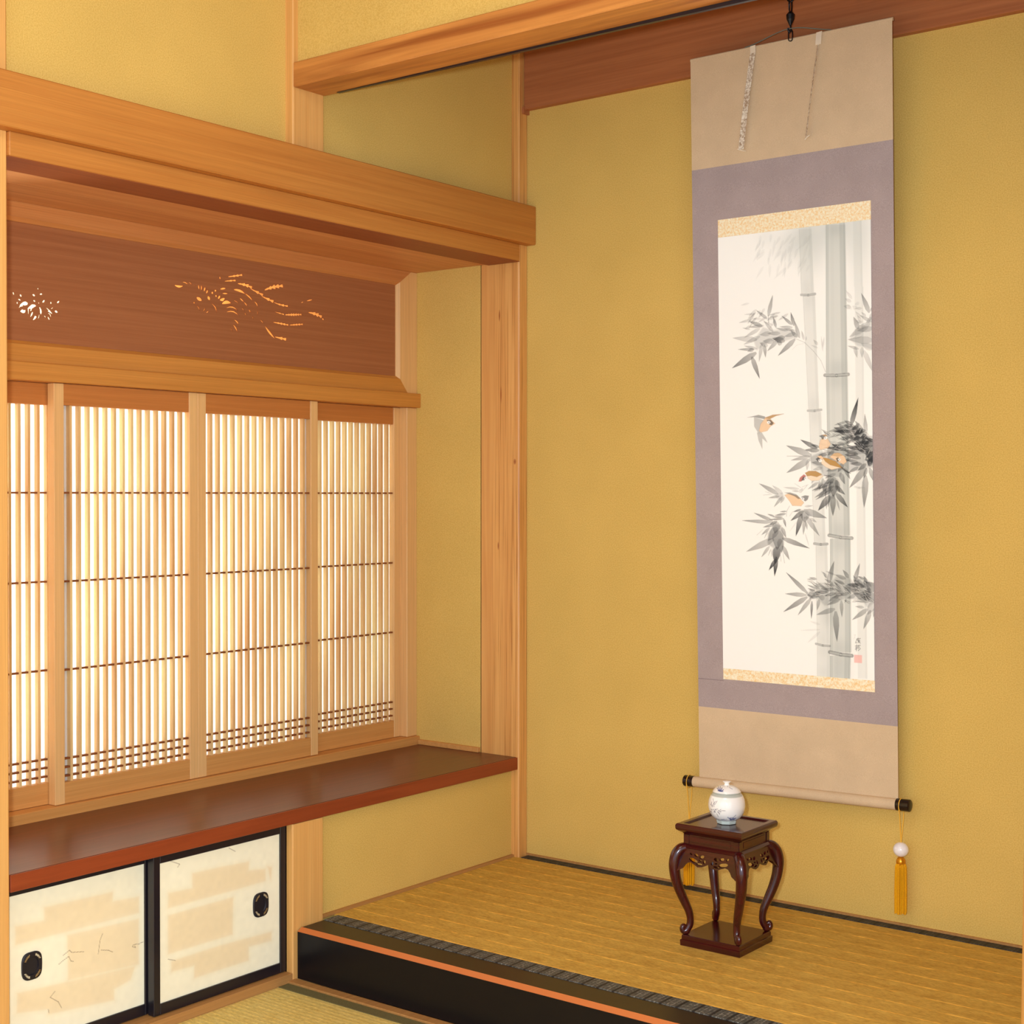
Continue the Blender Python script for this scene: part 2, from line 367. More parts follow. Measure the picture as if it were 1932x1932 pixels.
LEAVES=[[145,264,158,212,107,50],[142,271,111,247,78,45],[146,285,145,263,29,40],[167,295,159,267,74,55],[212,291,184,267,74,55],[218,294,209,260,91,60],[127,289,90,274,99,50],[131,288,89,289,86,40],[158,305,132,275,86,35],[120,295,75,315,99,32],[111,323,41,314,144,30],[120,315,73,333,107,30],[102,348,57,345,70,50],[111,347,75,337,74,35],[109,357,38,393,165,62],[96,367,118,424,128,62],[126,334,117,380,99,35],[133,338,136,370,95,50],[171,329,142,354,107,45],[220,329,172,368,128,55],[233,326,219,282,91,45],[226,324,208,305,95,40],[213,298,178,294,66,40],[245,332,239,309,62,30],[251,334,252,324,33,25],[200,305,167,297,70,40],[151,309,120,311,123,30],[178,311,142,309,95,35],[191,322,160,326,123,50],[160,330,129,328,136,40],[142,341,120,332,123,35],[221,314,191,320,107,35],[191,332,156,322,144,50],[182,339,169,331,123,45],[102,347,84,352,103,40],[217,306,191,300,62,40],[283,347,272,334,74,28],[297,364,293,327,41,20],[297,354,301,329,49,20],[283,355,266,347,45,20],[422,276,402,227,115,50],[425,273,431,261,45,40],[423,297,398,281,82,35],[413,284,402,274,54,30],[393,314,381,284,119,45],[431,315,390,319,132,33],[423,302,369,333,185,28],[431,345,365,339,173,28],[393,364,365,355,70,35],[383,358,389,385,95,33],[402,361,402,386,95,28],[407,369,431,424,123,30],[431,366,400,351,165,22],[431,290,414,300,123,30],[431,278,423,297,103,30],[371,555,391,486,123,85],[373,569,329,568,95,75],[407,575,351,553,148,55],[401,567,382,543,92,45],[411,577,408,527,99,45],[414,588,361,575,176,35],[433,595,409,587,78,85],[433,602,379,600,169,80],[278,610,233,587,113,70],[284,607,262,600,71,65],[284,615,245,613,106,60],[262,628,193,601,162,50],[241,629,194,628,21,40],[258,630,206,639,95,45],[258,638,193,671,166,50],[252,640,250,665,95,30],[342,611,318,599,74,75],[358,613,296,608,92,75],[382,616,359,602,88,60],[406,618,382,607,123,75],[433,618,406,616,247,60],[433,635,412,629,265,80],[427,651,413,644,176,80],[389,627,350,615,106,60],[396,637,354,627,99,60],[389,647,357,640,88,55],[399,651,368,650,88,60],[371,634,344,650,71,50],[389,659,362,673,81,50],[410,651,389,667,99,60],[410,661,366,710,159,55],[409,680,404,759,162,55],[419,661,433,699,109,55],[412,661,404,687,88,55],[353,660,367,688,99,50],[341,673,353,701,123,50],[348,650,335,670,123,50],[305,626,282,627,88,60],[325,616,307,628,88,50],[296,649,263,645,106,40],[292,659,267,664,88,30],[335,660,303,668,106,40],[328,675,299,686,88,40],[321,696,264,717,95,60],[323,706,271,735,95,55],[321,715,274,740,78,55],[313,731,280,768,162,72],[321,728,320,781,148,60],[330,725,360,759,127,70],[327,706,353,727,113,60],[312,733,307,758,53,55],[331,740,338,766,49,40],[323,688,299,699,141,50],[323,686,322,733,265,45],[330,691,339,721,123,50],[168,726,114,699,115,50],[180,725,152,704,97,28],[171,732,141,736,65,45],[180,733,156,759,79,45],[185,736,174,750,59,40],[152,727,125,729,15,30],[149,725,131,720,21,25],[227,713,184,709,62,28],[227,719,208,718,44,35],[236,712,215,699,24,20],[228,722,238,712,88,25],[239,770,203,795,109,70],[234,778,217,834,138,75],[242,785,238,830,97,45],[246,784,282,832,123,45],[240,768,303,787,171,50],[231,766,211,772,50,70],[243,758,265,756,50,35],[245,796,249,817,59,45],[243,774,242,799,220,35],[257,788,275,798,73,35],[243,827,253,858,35,20],[223,794,200,822,29,14],[151,796,98,776,85,55],[151,800,63,796,94,50],[156,784,138,779,44,60],[191,771,174,772,35,60],[189,777,158,782,59,60],[180,786,152,786,44,60],[183,790,142,793,50,60],[164,797,142,806,73,60],[154,806,124,813,73,55],[142,815,119,833,68,50],[137,823,127,841,29,40],[123,819,105,834,12,30],[178,813,189,839,94,50],[183,791,189,811,62,60],[164,799,157,829,220,40],[164,814,138,848,220,40],[167,821,163,871,309,42],[171,843,176,878,176,42],[163,864,158,908,220,70],[154,844,74,878,168,45],[179,841,254,865,123,62],[179,861,198,896,112,50],[141,863,118,891,82,45],[161,890,155,940,118,95],[160,896,139,925,97,95],[146,869,138,886,24,40],[148,872,147,889,24,40],[179,875,184,905,12,40],[173,885,174,901,12,40],[248,981,189,930,108,60],[245,986,186,985,105,50],[247,991,180,1032,125,62],[257,995,221,1038,105,50],[260,1001,258,1045,64,70],[280,996,274,1023,85,45],[305,955,322,897,132,50],[301,940,293,926,54,50],[376,947,391,901,105,55],[361,937,346,918,95,50],[353,940,325,931,95,45],[349,953,324,944,74,50],[339,965,322,950,57,50],[275,969,249,960,51,55],[282,968,265,958,61,55],[268,974,250,969,51,60],[323,1018,273,1035,122,45],[325,1024,328,1100,156,55],[341,996,342,1037,91,45],[354,991,350,1001,34,45],[402,939,387,933,57,50],[409,948,402,932,85,55],[431,967,407,946,254,50],[431,980,400,988,254,45],[411,989,374,976,186,45],[386,961,352,958,186,35],[411,1014,370,1043,112,50],[419,1017,400,1064,125,50],[428,996,411,1028,186,32],[429,1011,426,1034,68,40],[303,976,268,977,85,45],[320,968,292,970,78,40],[327,978,296,985,85,40],[333,984,306,999,101,35],[344,977,320,988,74,45],[361,976,333,984,85,40],[323,959,303,956,61,45],[296,965,275,951,51,35],[337,993,302,1009,85,40],[295,992,278,989,135,35],[378,982,357,989,85,40],[401,1010,379,1009,68,40],[411,997,381,996,41,40],[282,980,254,994,135,40],[268,980,247,987,152,35],[281,1073,229,1078,44,13],[281,1079,248,1108,68,13],[281,1060,255,1053,57,12]]
CULMS=[[3811,437,4037,462,3826,2090,4052,2109,8,0],[3841,2091,4067,2110,3843,7064,4055,7065,8,0],[3843,7091,4069,7092,3833,11910,4087,11892,8,0],[2342,492,2697,530,2388,2132,2743,2161,10,1],[2433,2190,2772,2217,2557,5105,2851,5116,10,1],[2572,5160,2909,5172,2678,8507,2999,8501,10,1],[2721,8560,3043,8554,2730,11100,3080,11079,10,1],[2730,11141,3095,11119,2724,11965,3074,11939,10,1],[3078,464,3611,522,3048,4207,3638,4236,18,2],[3048,4274,3638,4303,3088,8311,3663,8302,18,2],[3116,8391,3677,8382,3079,11294,3668,11257,18,2],[3078,11375,3653,11338,3073,11966,3634,11925,18,2]]
NODES=[[239,217,277,218,49,45],[302,425,365,426,70,55],[254,513,291,512,45,40],[268,853,304,853,49,50],[309,831,371,837,70,55],[270,1110,308,1113,42,45],[308,1129,368,1134,77,62],[380,708,403,709,42,15]]
POLYS=[[6,75,201,1049,240,1061,265,1071,239,1127,229,1139,201,1098],[6,75,217,1130,245,1130,267,1162,278,1186,248,1162,248,1219,226,1173],[0,60,161,1050,201,1043,227,1038,265,1048,265,1062,227,1055,201,1049],[2,90,265,1054,309,1041,372,1038,328,1047,297,1060,271,1071],[1,95,239,1087,265,1056,297,1063,322,1087,296,1100,277,1123,239,1130,229,1121],[0,75,274,1065,297,1066,315,1084,303,1095,290,1091],[4,100,275,1078,283,1071,293,1073,297,1081,289,1087,279,1086],[1,85,575,1177,593,1164,618,1175,632,1199,618,1218,574,1228,567,1211],[0,75,568,1157,586,1151,604,1155,597,1171,586,1176,580,1164],[2,80,586,1152,604,1150,615,1158,604,1160],[4,100,593,1168,600,1161,613,1165,611,1173,600,1176],[1,95,625,1265,650,1246,679,1245,707,1263,717,1290,700,1303,664,1286],[2,50,636,1256,668,1243,696,1257,671,1263],[0,80,659,1273,671,1266,682,1283,668,1289],[4,100,669,1276,680,1271,687,1280,677,1286],[3,95,574,1275,607,1272,653,1299,685,1320,635,1329,603,1315,581,1298],[2,100,585,1265,617,1272,657,1286,699,1323,671,1316,628,1305,603,1288],[1,95,556,1261,578,1256,592,1268,585,1278,567,1271],[0,80,548,1274,563,1264,578,1275,563,1288],[4,100,563,1278,578,1273,585,1285,574,1291,565,1288],[0,75,682,1310,706,1326,742,1350,721,1346,696,1330],[3,95,500,1358,526,1351,591,1359,566,1382,526,1385,504,1371],[2,95,489,1344,511,1334,548,1335,584,1352,555,1365,522,1358,500,1361],[7,90,452,1388,460,1368,482,1351,497,1361,482,1368,467,1388],[0,80,467,1385,478,1364,489,1364,485,1381],[4,100,484,1369,491,1364,498,1370,492,1378,485,1377],[0,60,591,1355,628,1359,674,1378,635,1367,595,1360],[1,95,373,1458,395,1449,441,1461,466,1480,481,1497,465,1514,416,1512,398,1486],[0,60,373,1445,404,1444,441,1455,463,1475,450,1478,429,1464,404,1455],[0,70,466,1466,487,1459,509,1461,503,1480,490,1490,481,1486],[4,100,466,1476,474,1469,484,1475,480,1485,470,1485]]
DOTS=[[1438,5400],[3010,5837],[3392,6389],[2851,6406],[2451,6853],[2370,7384]]
LINES=[[0,11,35,219,326,247,339,272,363,291,387,304,417],[0,8,20,219,328,210,347],[0,8,20,247,341,225,344,212,355],[0,10,40,250,704,237,718],[0,10,45,200,757,192,770,191,784],[0,8,40,236,708,253,702],[0,8,40,209,771,200,783],[0,13,75,381,1091,391,1089],[0,13,75,385,1088,384,1092],[0,13,75,382,1091,378,1101],[0,13,75,383,1094,390,1094],[0,13,75,384,1096,390,1097],[0,13,75,387,1092,386,1100],[0,13,75,383,1100,380,1101],[0,13,75,387,1098,391,1101],[0,13,75,377,1109,391,1106],[0,13,75,381,1105,380,1121],[0,13,75,378,1113,384,1111],[0,13,75,377,1117,383,1115],[0,13,75,387,1107,384,1112],[0,13,75,389,1110,385,1115],[0,13,75,391,1114,385,1120],[0,7,25,374,1082,378,1080,376,1087,373,1092]]
SEAL=[374,1131,395,1151]
WASH=[[30,102,326,129,292,160,302,191,300,223,306,230,323,204,329,178,335,151,329,129,340,111,351],[26,369,339,386,313,402,311,423,295,432,299,431,370,410,361,390,356],[42,314,614,354,608,382,604,410,580,434,582,433,661,410,661,392,667,367,670,353,657,342,683,317,683,296,679,285,659,263,649,256,632,282,622],[40,299,691,321,686,335,691,335,716,324,738,313,738,295,714],[34,158,726,180,723,186,735,174,743,161,735],[46,135,848,137,829,158,803,176,808,184,840,181,868,165,895,152,897,151,866,137,858],[36,228,766,251,768,260,782,248,791,233,788,223,774],[32,243,981,268,970,303,963,327,936,358,934,375,947,402,934,431,953,430,996,411,1012,399,994,352,990,323,1003,295,1011,275,993,254,997]]
HOLES=[[-14607,16791,-14611,16768,-14609,16748,-14598,16731,-14580,16717,-14570,16720,-14565,16743,-14568,16764,-14579,16781,-14597,16795],[-14420,16746,-14421,16725,-14415,16709,-14399,16701,-14376,16697,-14365,16706,-14363,16727,-14370,16743,-14385,16752,-14409,16755],[-14467,16631,-14451,16617,-14434,16609,-14413,16607,-14389,16610,-14385,16618,-14401,16632,-14418,16641,-14439,16643,-14463,16639],[-14492,16572,-14504,16557,-14509,16542,-14504,16528,-14493,16514,-14482,16515,-14470,16531,-14466,16546,-14470,16560,-14482,16574],[-14077,16781,-14066,16762,-14051,16751,-14029,16749,-14004,16755,-13997,16766,-14008,16786,-14023,16797,-14045,16799,-14070,16793],[-13874,16804,-13853,16799,-13833,16801,-13816,16810,-13800,16826,-13803,16836,-13824,16841,-13844,16839,-13861,16829,-13877,16813],[-13930,16964,-13938,16950,-13940,16937,-13935,16926,-13925,16916,-13916,16917,-13909,16931,-13906,16944,-13911,16955,-13922,16966],[-14054,16643,-14046,16628,-14034,16619,-14018,16618,-13998,16624,-13993,16634,-14001,16649,-14013,16658,-14029,16658,-14049,16652],[-13908,16628,-13915,16614,-13916,16602,-13912,16590,-13903,16579,-13896,16581,-13889,16594,-13888,16607,-13892,16619,-13901,16629],[-13797,16620,-13770,16627,-13749,16639,-13735,16658,-13729,16682,-13738,16690,-13766,16683,-13787,16671,-13801,16653,-13807,16629],[-13573,16668,-13584,16651,-13587,16635,-13581,16621,-13567,16609,-13556,16611,-13545,16628,-13542,16643,-13548,16657,-13562,16670],[-13390,16648,-13363,16654,-13342,16665,-13328,16682,-13320,16705,-13328,16713,-13355,16707,-13376,16696,-13390,16679,-13398,16656],[-13462,16450,-13448,16429,-13429,16417,-13405,16416,-13375,16424,-13368,16437,-13382,16459,-13401,16471,-13426,16472,-13455,16464],[-13567,16489,-13546,16497,-13527,16507,-13511,16520,-13497,16535,-13500,16539,-13521,16531,-13539,16521,-13555,16508,-13569,16492],[-14455,16407,-14415,16513,-14337,16579,-14259,16606,-14192,16574,-14204,16529,-14271,16503,-14338,16506,-14327,16483,-14393,16466],[-14416,16352,-14355,16412,-14305,16393,-14254,16402,-14266,16343,-14316,16318,-14366,16323],[-14210,16446,-14170,16489,-14091,16551,-14001,16555,-13967,16524,-14035,16483,-14081,16449,-14098,16398,-14137,16375,-14131,16444,-14165,16441,-14177,16313,-14199,16310],[-14143,16238,-14120,16318,-14081,16381,-14053,16364,-14070,16303,-14109,16261],[-13899,16511,-13854,16501,-13820,16446,-13811,16388,-13838,16321,-13872,16362,-13877,16440],[-14070,16181,-14036,16248,-14008,16295,-13951,16271,-13980,16224,-14025,16190],[-13935,16218,-13912,16279,-13894,16335,-13877,16322,-13883,16272,-13912,16230],[-13717,16515,-13660,16501,-13591,16459,-13522,16396,-13540,16375,-13597,16399,-13660,16432,-13626,16445],[-13649,16379,-13603,16388,-13563,16353,-13557,16289,-13586,16311,-13597,16354],[-13661,16294,-13626,16292,-13592,16241,-13615,16224,-13649,16255],[-13764,16308,-13729,16312,-13695,16276,-13729,16277],[-9808,17481,-9743,17451,-9676,17441,-9606,17455,-9532,17490,-9530,17504,-9599,17501,-9668,17500,-9737,17497,-9806,17496],[-9547,17595,-9493,17592,-9443,17581,-9397,17563,-9357,17537,-9353,17543,-9385,17583,-9427,17606,-9480,17612,-9543,17602],[-9343,17626,-9316,17609,-9290,17590,-9264,17571,-9240,17550,-9234,17556,-9245,17587,-9265,17611,-9296,17625,-9337,17632],[-9151,17584,-9146,17568,-9138,17553,-9124,17541,-9107,17531,-9101,17535,-9106,17552,-9114,17566,-9128,17578,-9145,17588],[-9021,17588,-9028,17553,-9027,17521,-9014,17491,-8992,17463,-8978,17467,-8971,17502,-8973,17534,-8986,17564,-9008,17591],[-8917,17589,-8932,17552,-8938,17517,-8932,17483,-8917,17449,-8903,17451,-8888,17487,-8882,17523,-8888,17557,-8903,17591],[-8783,17555,-8812,17528,-8831,17500,-8835,17469,-8828,17438,-8812,17436,-8783,17462,-8765,17491,-8760,17521,-8767,17553],[-8691,17489,-8722,17468,-8743,17444,-8752,17418,-8752,17388,-8738,17385,-8708,17405,-8687,17429,-8678,17455,-8678,17485],[-8570,17434,-8568,17412,-8558,17398,-8538,17397,-8509,17406,-8496,17420,-8498,17443,-8508,17456,-8528,17457,-8557,17449],[-8452,17472,-8425,17472,-8405,17478,-8394,17493,-8390,17514,-8401,17523,-8428,17523,-8447,17517,-8458,17502,-8462,17481],[-8419,17385,-8432,17367,-8435,17351,-8424,17338,-8404,17328,-8388,17332,-8375,17351,-8373,17367,-8383,17380,-8404,17389],[-8327,17286,-8291,17301,-8265,17321,-8252,17347,-8250,17377,-8266,17384,-8302,17369,-8328,17349,-8341,17323,-8343,17293],[-8269,17252,-8211,17239,-8162,17244,-8123,17271,-8093,17317,-8102,17336,-8151,17329,-8197,17317,-8239,17296,-8278,17270],[-8196,17163,-8118,17173,-8040,17185,-7963,17201,-7885,17219,-7888,17241,-7972,17273,-8052,17276,-8127,17245,-8198,17186],[-8697,17318,-8708,17281,-8703,17252,-8677,17232,-8637,17219,-8613,17229,-8602,17266,-8607,17295,-8632,17315,-8673,17328],[-9082,17236,-9054,17197,-9015,17173,-8964,17166,-8903,17173,-8889,17194,-8917,17233,-8956,17258,-9007,17264,-9068,17257],[-9156,17123,-9174,17113,-9183,17101,-9182,17089,-9171,17075,-9158,17074,-9140,17085,-9131,17096,-9132,17109,-9143,17122],[-9079,17036,-9047,17004,-9019,16970,-8995,16933,-8975,16895,-8968,16899,-8971,16946,-8989,16985,-9023,17016,-9072,17039],[-8864,16883,-8830,16911,-8801,16942,-8778,16975,-8758,17010,-8764,17013,-8798,16984,-8827,16953,-8850,16920,-8870,16885],[-8744,16870,-8720,16876,-8699,16886,-8682,16900,-8668,16917,-8673,16922,-8698,16916,-8718,16906,-8735,16892,-8749,16875],[-8584,17144,-8507,17097,-8450,17039,-8411,16972,-8393,16893,-8383,16898,-8382,16987,-8413,17059,-8478,17112,-8575,17149],[-8278,17896,-8288,17873,-8289,17852,-8280,17833,-8263,17815,-8251,17818,-8241,17841,-8240,17863,-8249,17882,-8266,17899],[-8256,17551,-8207,17550,-8160,17556,-8115,17572,-8071,17596,-8074,17607,-8123,17609,-8170,17603,-8216,17587,-8259,17563],[-8181,17444,-8135,17440,-8088,17441,-8042,17450,-7995,17464,-7995,17472,-8042,17476,-8088,17474,-8135,17466,-8181,17452],[-8044,17072,-7929,17100,-7823,17101,-7726,17076,-7638,17025,-7635,17033,-7716,17102,-7811,17133,-7920,17126,-8041,17080],[-8029,16963,-7897,16985,-7779,16978,-7675,16941,-7585,16875,-7581,16883,-7663,16967,-7764,17010,-7885,17011,-8026,16971],[-7767,16774,-7725,16748,-7686,16719,-7647,16689,-7610,16658,-7601,16665,-7617,16712,-7648,16748,-7696,16771,-7758,16782],[-7815,16652,-7778,16604,-7740,16556,-7700,16509,-7659,16463,-7648,16469,-7665,16528,-7697,16579,-7744,16622,-7805,16658],[-7907,16549,-7896,16524,-7881,16500,-7860,16479,-7836,16461,-7829,16464,-7840,16490,-7856,16513,-7876,16534,-7901,16553],[-7795,17304,-7737,17288,-7684,17267,-7635,17242,-7591,17211,-7586,17215,-7622,17257,-7667,17287,-7724,17304,-7791,17309],[-7577,17390,-7546,17359,-7511,17332,-7467,17313,-7418,17299,-7410,17307,-7440,17338,-7476,17365,-7519,17384,-7568,17398],[-7419,17299,-7397,17267,-7369,17238,-7333,17216,-7292,17197,-7282,17204,-7304,17237,-7332,17265,-7368,17288,-7410,17306],[-7497,17149,-7485,17120,-7469,17093,-7446,17070,-7418,17049,-7411,17053,-7423,17082,-7440,17108,-7463,17132,-7490,17153],[-7402,17014,-7390,16988,-7373,16964,-7350,16944,-7323,16926,-7316,16930,-7328,16956,-7345,16980,-7368,17001,-7395,17018],[-7244,17114,-7238,17089,-7226,17067,-7206,17050,-7180,17036,-7170,17041,-7176,17066,-7188,17088,-7208,17105,-7234,17119],[-7115,16947,-7113,16921,-7106,16896,-7092,16874,-7073,16854,-7066,16857,-7067,16883,-7074,16907,-7088,16929,-7107,16949],[-6937,17122,-6942,17085,-6942,17048,-6934,17013,-6921,16978,-6913,16980,-6908,17017,-6909,17054,-6916,17089,-6929,17123],[-7051,17350,-7006,17318,-6970,17281,-6942,17240,-6922,17194,-6911,17200,-6906,17259,-6925,17305,-6970,17337,-7040,17356],[-6824,16876,-6803,16846,-6776,16819,-6742,16797,-6704,16778,-6696,16784,-6717,16814,-6744,16841,-6777,16863,-6816,16882],[-7780,17590,-7682,17574,-7585,17556,-7485,17541,-7386,17525,-7378,17543,-7460,17597,-7552,17627,-7657,17629,-7772,17607],[-7387,17530,-7314,17488,-7242,17444,-7170,17401,-7099,17356,-7089,17365,-7138,17429,-7202,17480,-7282,17516,-7377,17539],[-6649,16708,-6587,16612,-6507,16527,-6406,16456,-6287,16397,-6270,16408,-6354,16491,-6441,16571,-6535,16646,-6633,16719],[-5033,17571,-4973,17578,-4915,17589,-4859,17608,-4805,17633,-4808,17641,-4868,17634,-4926,17622,-4982,17603,-5036,17579],[-5258,17499,-5229,17501,-5202,17508,-5177,17519,-5155,17534,-5157,17540,-5186,17538,-5214,17531,-5238,17520,-5261,17504],[-4423,17125,-4415,17105,-4400,17092,-4376,17089,-4345,17095,-4334,17106,-4343,17127,-4358,17140,-4382,17142,-4413,17137],[-7980,17926,-7866,17962,-7852,17959,-7739,18005,-7723,17990,-7610,18038,-7592,18016,-7478,18060,-7460,18036,-7468,18006,-7589,17997,-7597,17969,-7718,17966,-7728,17945,-7848,17938,-7860,17930,-7978,17915],[-8103,17792,-7983,17821,-7969,17820,-7849,17857,-7834,17843,-7713,17879,-7697,17858,-7709,17831,-7832,17826,-7844,17806,-7968,17802,-7981,17796,-8102,17783],[-7631,17785,-7503,17804,-7492,17795,-7361,17819,-7359,17789,-7228,17808,-7230,17765,-7106,17768,-7109,17721,-7138,17680,-7242,17735,-7269,17697,-7373,17750,-7397,17723,-7505,17761,-7521,17753,-7638,17768],[-7169,17696,-7021,17671,-7009,17661,-6850,17650,-6853,17617,-6694,17604,-6704,17559,-6746,17523,-6871,17589,-6905,17564,-7028,17631,-7047,17630,-7178,17682],[-6765,17535,-6620,17517,-6608,17507,-6452,17505,-6455,17470,-6299,17465,-6310,17418,-6351,17378,-6473,17439,-6507,17412,-6627,17475,-6646,17473,-6774,17520],[-6308,17411,-6184,17398,-6173,17390,-6043,17395,-6036,17374,-5901,17390,-5897,17362,-5760,17380,-5756,17351,-5781,17322,-5904,17342,-5928,17316,-6045,17349,-6066,17331,-6181,17368,-6196,17365,-6312,17399],[-6658,17721,-6543,17791,-6526,17784,-6413,17863,-6389,17835,-6276,17915,-6248,17873,-6131,17944,-6101,17898,-5978,17952,-5948,17904,-5947,17853,-6090,17864,-6090,17812,-6233,17827,-6234,17778,-6375,17788,-6379,17751,-6514,17745,-6524,17728,-6652,17699],[-6276,17150,-6163,17143,-6152,17139,-6036,17139,-6029,17123,-5913,17123,-5909,17101,-5929,17082,-6035,17109,-6053,17096,-6158,17124,-6171,17122,-6278,17143],[-5875,17104,-5793,17128,-5784,17119,-5701,17151,-5692,17132,-5609,17170,-5599,17144,-5516,17184,-5506,17153,-5423,17193,-5413,17161,-5330,17197,-5320,17167,-5236,17196,-5226,17167,-5235,17137,-5319,17147,-5328,17115,-5413,17133,-5421,17099,-5506,17120,-5514,17087,-5598,17110,-5607,17082,-5691,17101,-5700,17081,-5783,17095,-5792,17084,-5875,17089],[-4960,17265,-4823,17279,-4813,17269,-4671,17290,-4673,17255,-4532,17273,-4540,17224,-4407,17223,-4418,17169,-4455,17124,-4557,17189,-4592,17147,-4694,17211,-4723,17180,-4831,17230,-4850,17222,-4970,17245],[-6326,16853,-6218,16859,-6208,16852,-6098,16867,-6091,16849,-5979,16868,-5974,16843,-5862,16861,-5856,16835,-5745,16847,-5740,16820,-5759,16794,-5861,16816,-5880,16791,-5980,16819,-5998,16795,-6097,16824,-6113,16807,-6214,16831,-6227,16826,-6329,16841],[-5707,16829,-5613,16853,-5602,16848,-5508,16881,-5496,16865,-5402,16902,-5390,16879,-5295,16915,-5282,16891,-5187,16921,-5174,16897,-5183,16869,-5281,16873,-5289,16845,-5387,16855,-5396,16829,-5494,16840,-5503,16821,-5600,16827,-5610,16819,-5706,16817],[-6259,16449,-6125,16453,-6112,16446,-5971,16466,-5967,16432,-5826,16451,-5826,16404,-5855,16359,-5977,16400,-6001,16369,-6122,16412,-6139,16407,-6264,16433]]
PATCHR=[[[-1317,259],[-1316,293],[-1246,290],[-1246,324],[-1164,322],[-1072,317],[-1072,296],[-1018,288],[-1018,259],[-1122,258],[-1317,259]],[[-1011,293],[-997,288],[-1001,258]],[[-1317,242],[-1122,242],[-1124,153],[-1317,154]],[[-1308,135],[-1308,111],[-1241,108],[-1241,79],[-1073,78],[-1073,111],[-999,108],[-999,130],[-1165,136]]]
PATCHL=[[[-1695,300],[-1625,297],[-1625,325],[-1449,320],[-1449,299],[-1377,294],[-1377,257],[-1563,260],[-1695,262]],[[-1568,252],[-1378,244],[-1378,141],[-1566,154]],[[-1691,159],[-1389,139],[-1401,112],[-1446,102],[-1446,78],[-1616,94],[-1616,105],[-1692,118]]]
INKL=[[[-1590,194],[-1578,200],[-1564,205],[-1559,194],[-1552,191]],[[-1578,211],[-1562,218],[-1557,212],[-1526,206]],[[-1476,234],[-1483,221],[-1488,191]],[[-1480,198],[-1461,193],[-1449,186]],[[-1365,189],[-1378,187],[-1393,189],[-1396,185],[-1387,181],[-1389,185]],[[-1599,139],[-1611,129],[-1591,114],[-1583,99]],[[-1614,96],[-1616,105]]]
INKR=[[[-1313,367],[-1283,353],[-1289,347]],[[-1135,362],[-1115,350]],[[-1317,142],[-1296,134]]]
PULLL=[[-1657,209]]
PULLR=[[-1035,205]]


# ================================================================== STRUCTURE
ZC = 2.75
bm = bmesh.new()
box(bm, -.10, 0, -4.8, 0, 1.93, ZC)                      # plaster above the recess rail
box(bm, -.10, 0, -.952, 0, 0, .389)                      # below the writing shelf
box(bm, -.10, 0, -4.8, -1.80, 0, 1.93)
o = mk('wall_left', bm, PLASTER); struct(o, 'ochre plaster wall left of the alcove, above and below the window bay', 'wall')
o = mk('wall_back', B(-.46, 2.0, 0, .1, 0, ZC), PLASTER); struct(o, 'ochre plaster back wall of the alcove behind the hanging scroll', 'wall')
o = mk('wall_recess', B(-.46, -.115, -.042, 0, .40, 1.90), PLASTER); struct(o, 'narrow ochre plaster return between the paper screens and the corner pillar', 'wall')
o = mk('wall_cupboard_back', B(-.50, -.46, -1.80, 0, 0, .42), PLASTER); struct(o, 'back of the low cupboard under the window shelf', 'wall')
o = mk('wall_alcove_front', B(.026, 1.82, -.935, -.862, 2.262, ZC), PLASTER); struct(o, 'plaster strip over the alcove beam, top of picture', 'wall')
o = mk('wall_right', B(1.92, 2.0, -.95, 0, 0, ZC), PLASTER); struct(o, 'plaster side wall closing the alcove on the right', 'wall')
o = mk('wall_far_right', B(2.0, 4.6, -.95, -.87, 0, ZC), PLASTER); struct(o, 'plaster wall of the room right of the alcove', 'wall')
o = mk('ceiling', B(-.1, 4.6, -4.8, 0, ZC, ZC+.05), PLASTER_CEIL); struct(o, 'boarded ceiling of the room, out of view above', 'ceiling')
o = mk('floor', B(-.1, 4.6, -4.8, 0, -.08, -.04), BASEW); struct(o, 'sub floor under the mats', 'floor')

bm = bmesh.new(); box(bm, 0, .059, -2.6, 0, 1.939, 2.052, .0025)
o = mk('trim_1', bm, NAG); struct(o, 'wide amber wooden rail running along the left wall over the window bay', 'rail')
bm = bmesh.new(); box(bm, -.085, .032, -1.744, -.044, 1.889, 1.939, .002)
mk('underside_shade', B(-.0852, .0305, -1.744, -.044, 1.8872, 1.8889), UND)['kind'] = 'structure'  # thin sheet added to darken the lintel's shaded underside
o = mk('trim_2', bm, NAG); struct(o, 'amber lintel directly under the wide wall rail, over the window bay', 'lintel')
bm = bmesh.new(); box(bm, -.205, -.0865, -1.744, -.044, 1.8905, 1.903); box(bm, -.46, -.2065, -1.744, -.044, 1.8905, 1.903)
o = mk('ceiling_recess', bm, RECC); struct(o, 'brown boards lining the top of the window bay', 'ceiling')
# mid lintel above the screens, sill, jamb
bm = bmesh.new(); box(bm, -.44, -.357, -1.744, -.040, 1.472, 1.5155, .002)
o = mk('trim_3', bm, LED); struct(o, 'amber rail between the openwork transom and the paper screens', 'rail')
bm = bmesh.new(); box(bm, -.46, -.360, -1.80, -.042, .40, .451, .0015)
o = mk('trim_4', bm, SHOW); struct(o, 'pale wooden sill under the paper screens, on the window shelf', 'sill')
bm = bmesh.new(); box(bm, -.44, -.373, -.088, -.042, .4515, 1.4715, .0015)
o = mk('trim_5', bm, SHOZ); struct(o, 'pale wooden jamb right of the paper screens', 'jamb')
bm = bmesh.new(); box(bm, -.358, -.118, -.055, -.042, .4265, .441, .001)
o = mk('trim_6', bm, SHOW); struct(o, 'short skirting on the narrow plaster return above the shelf', 'skirting')
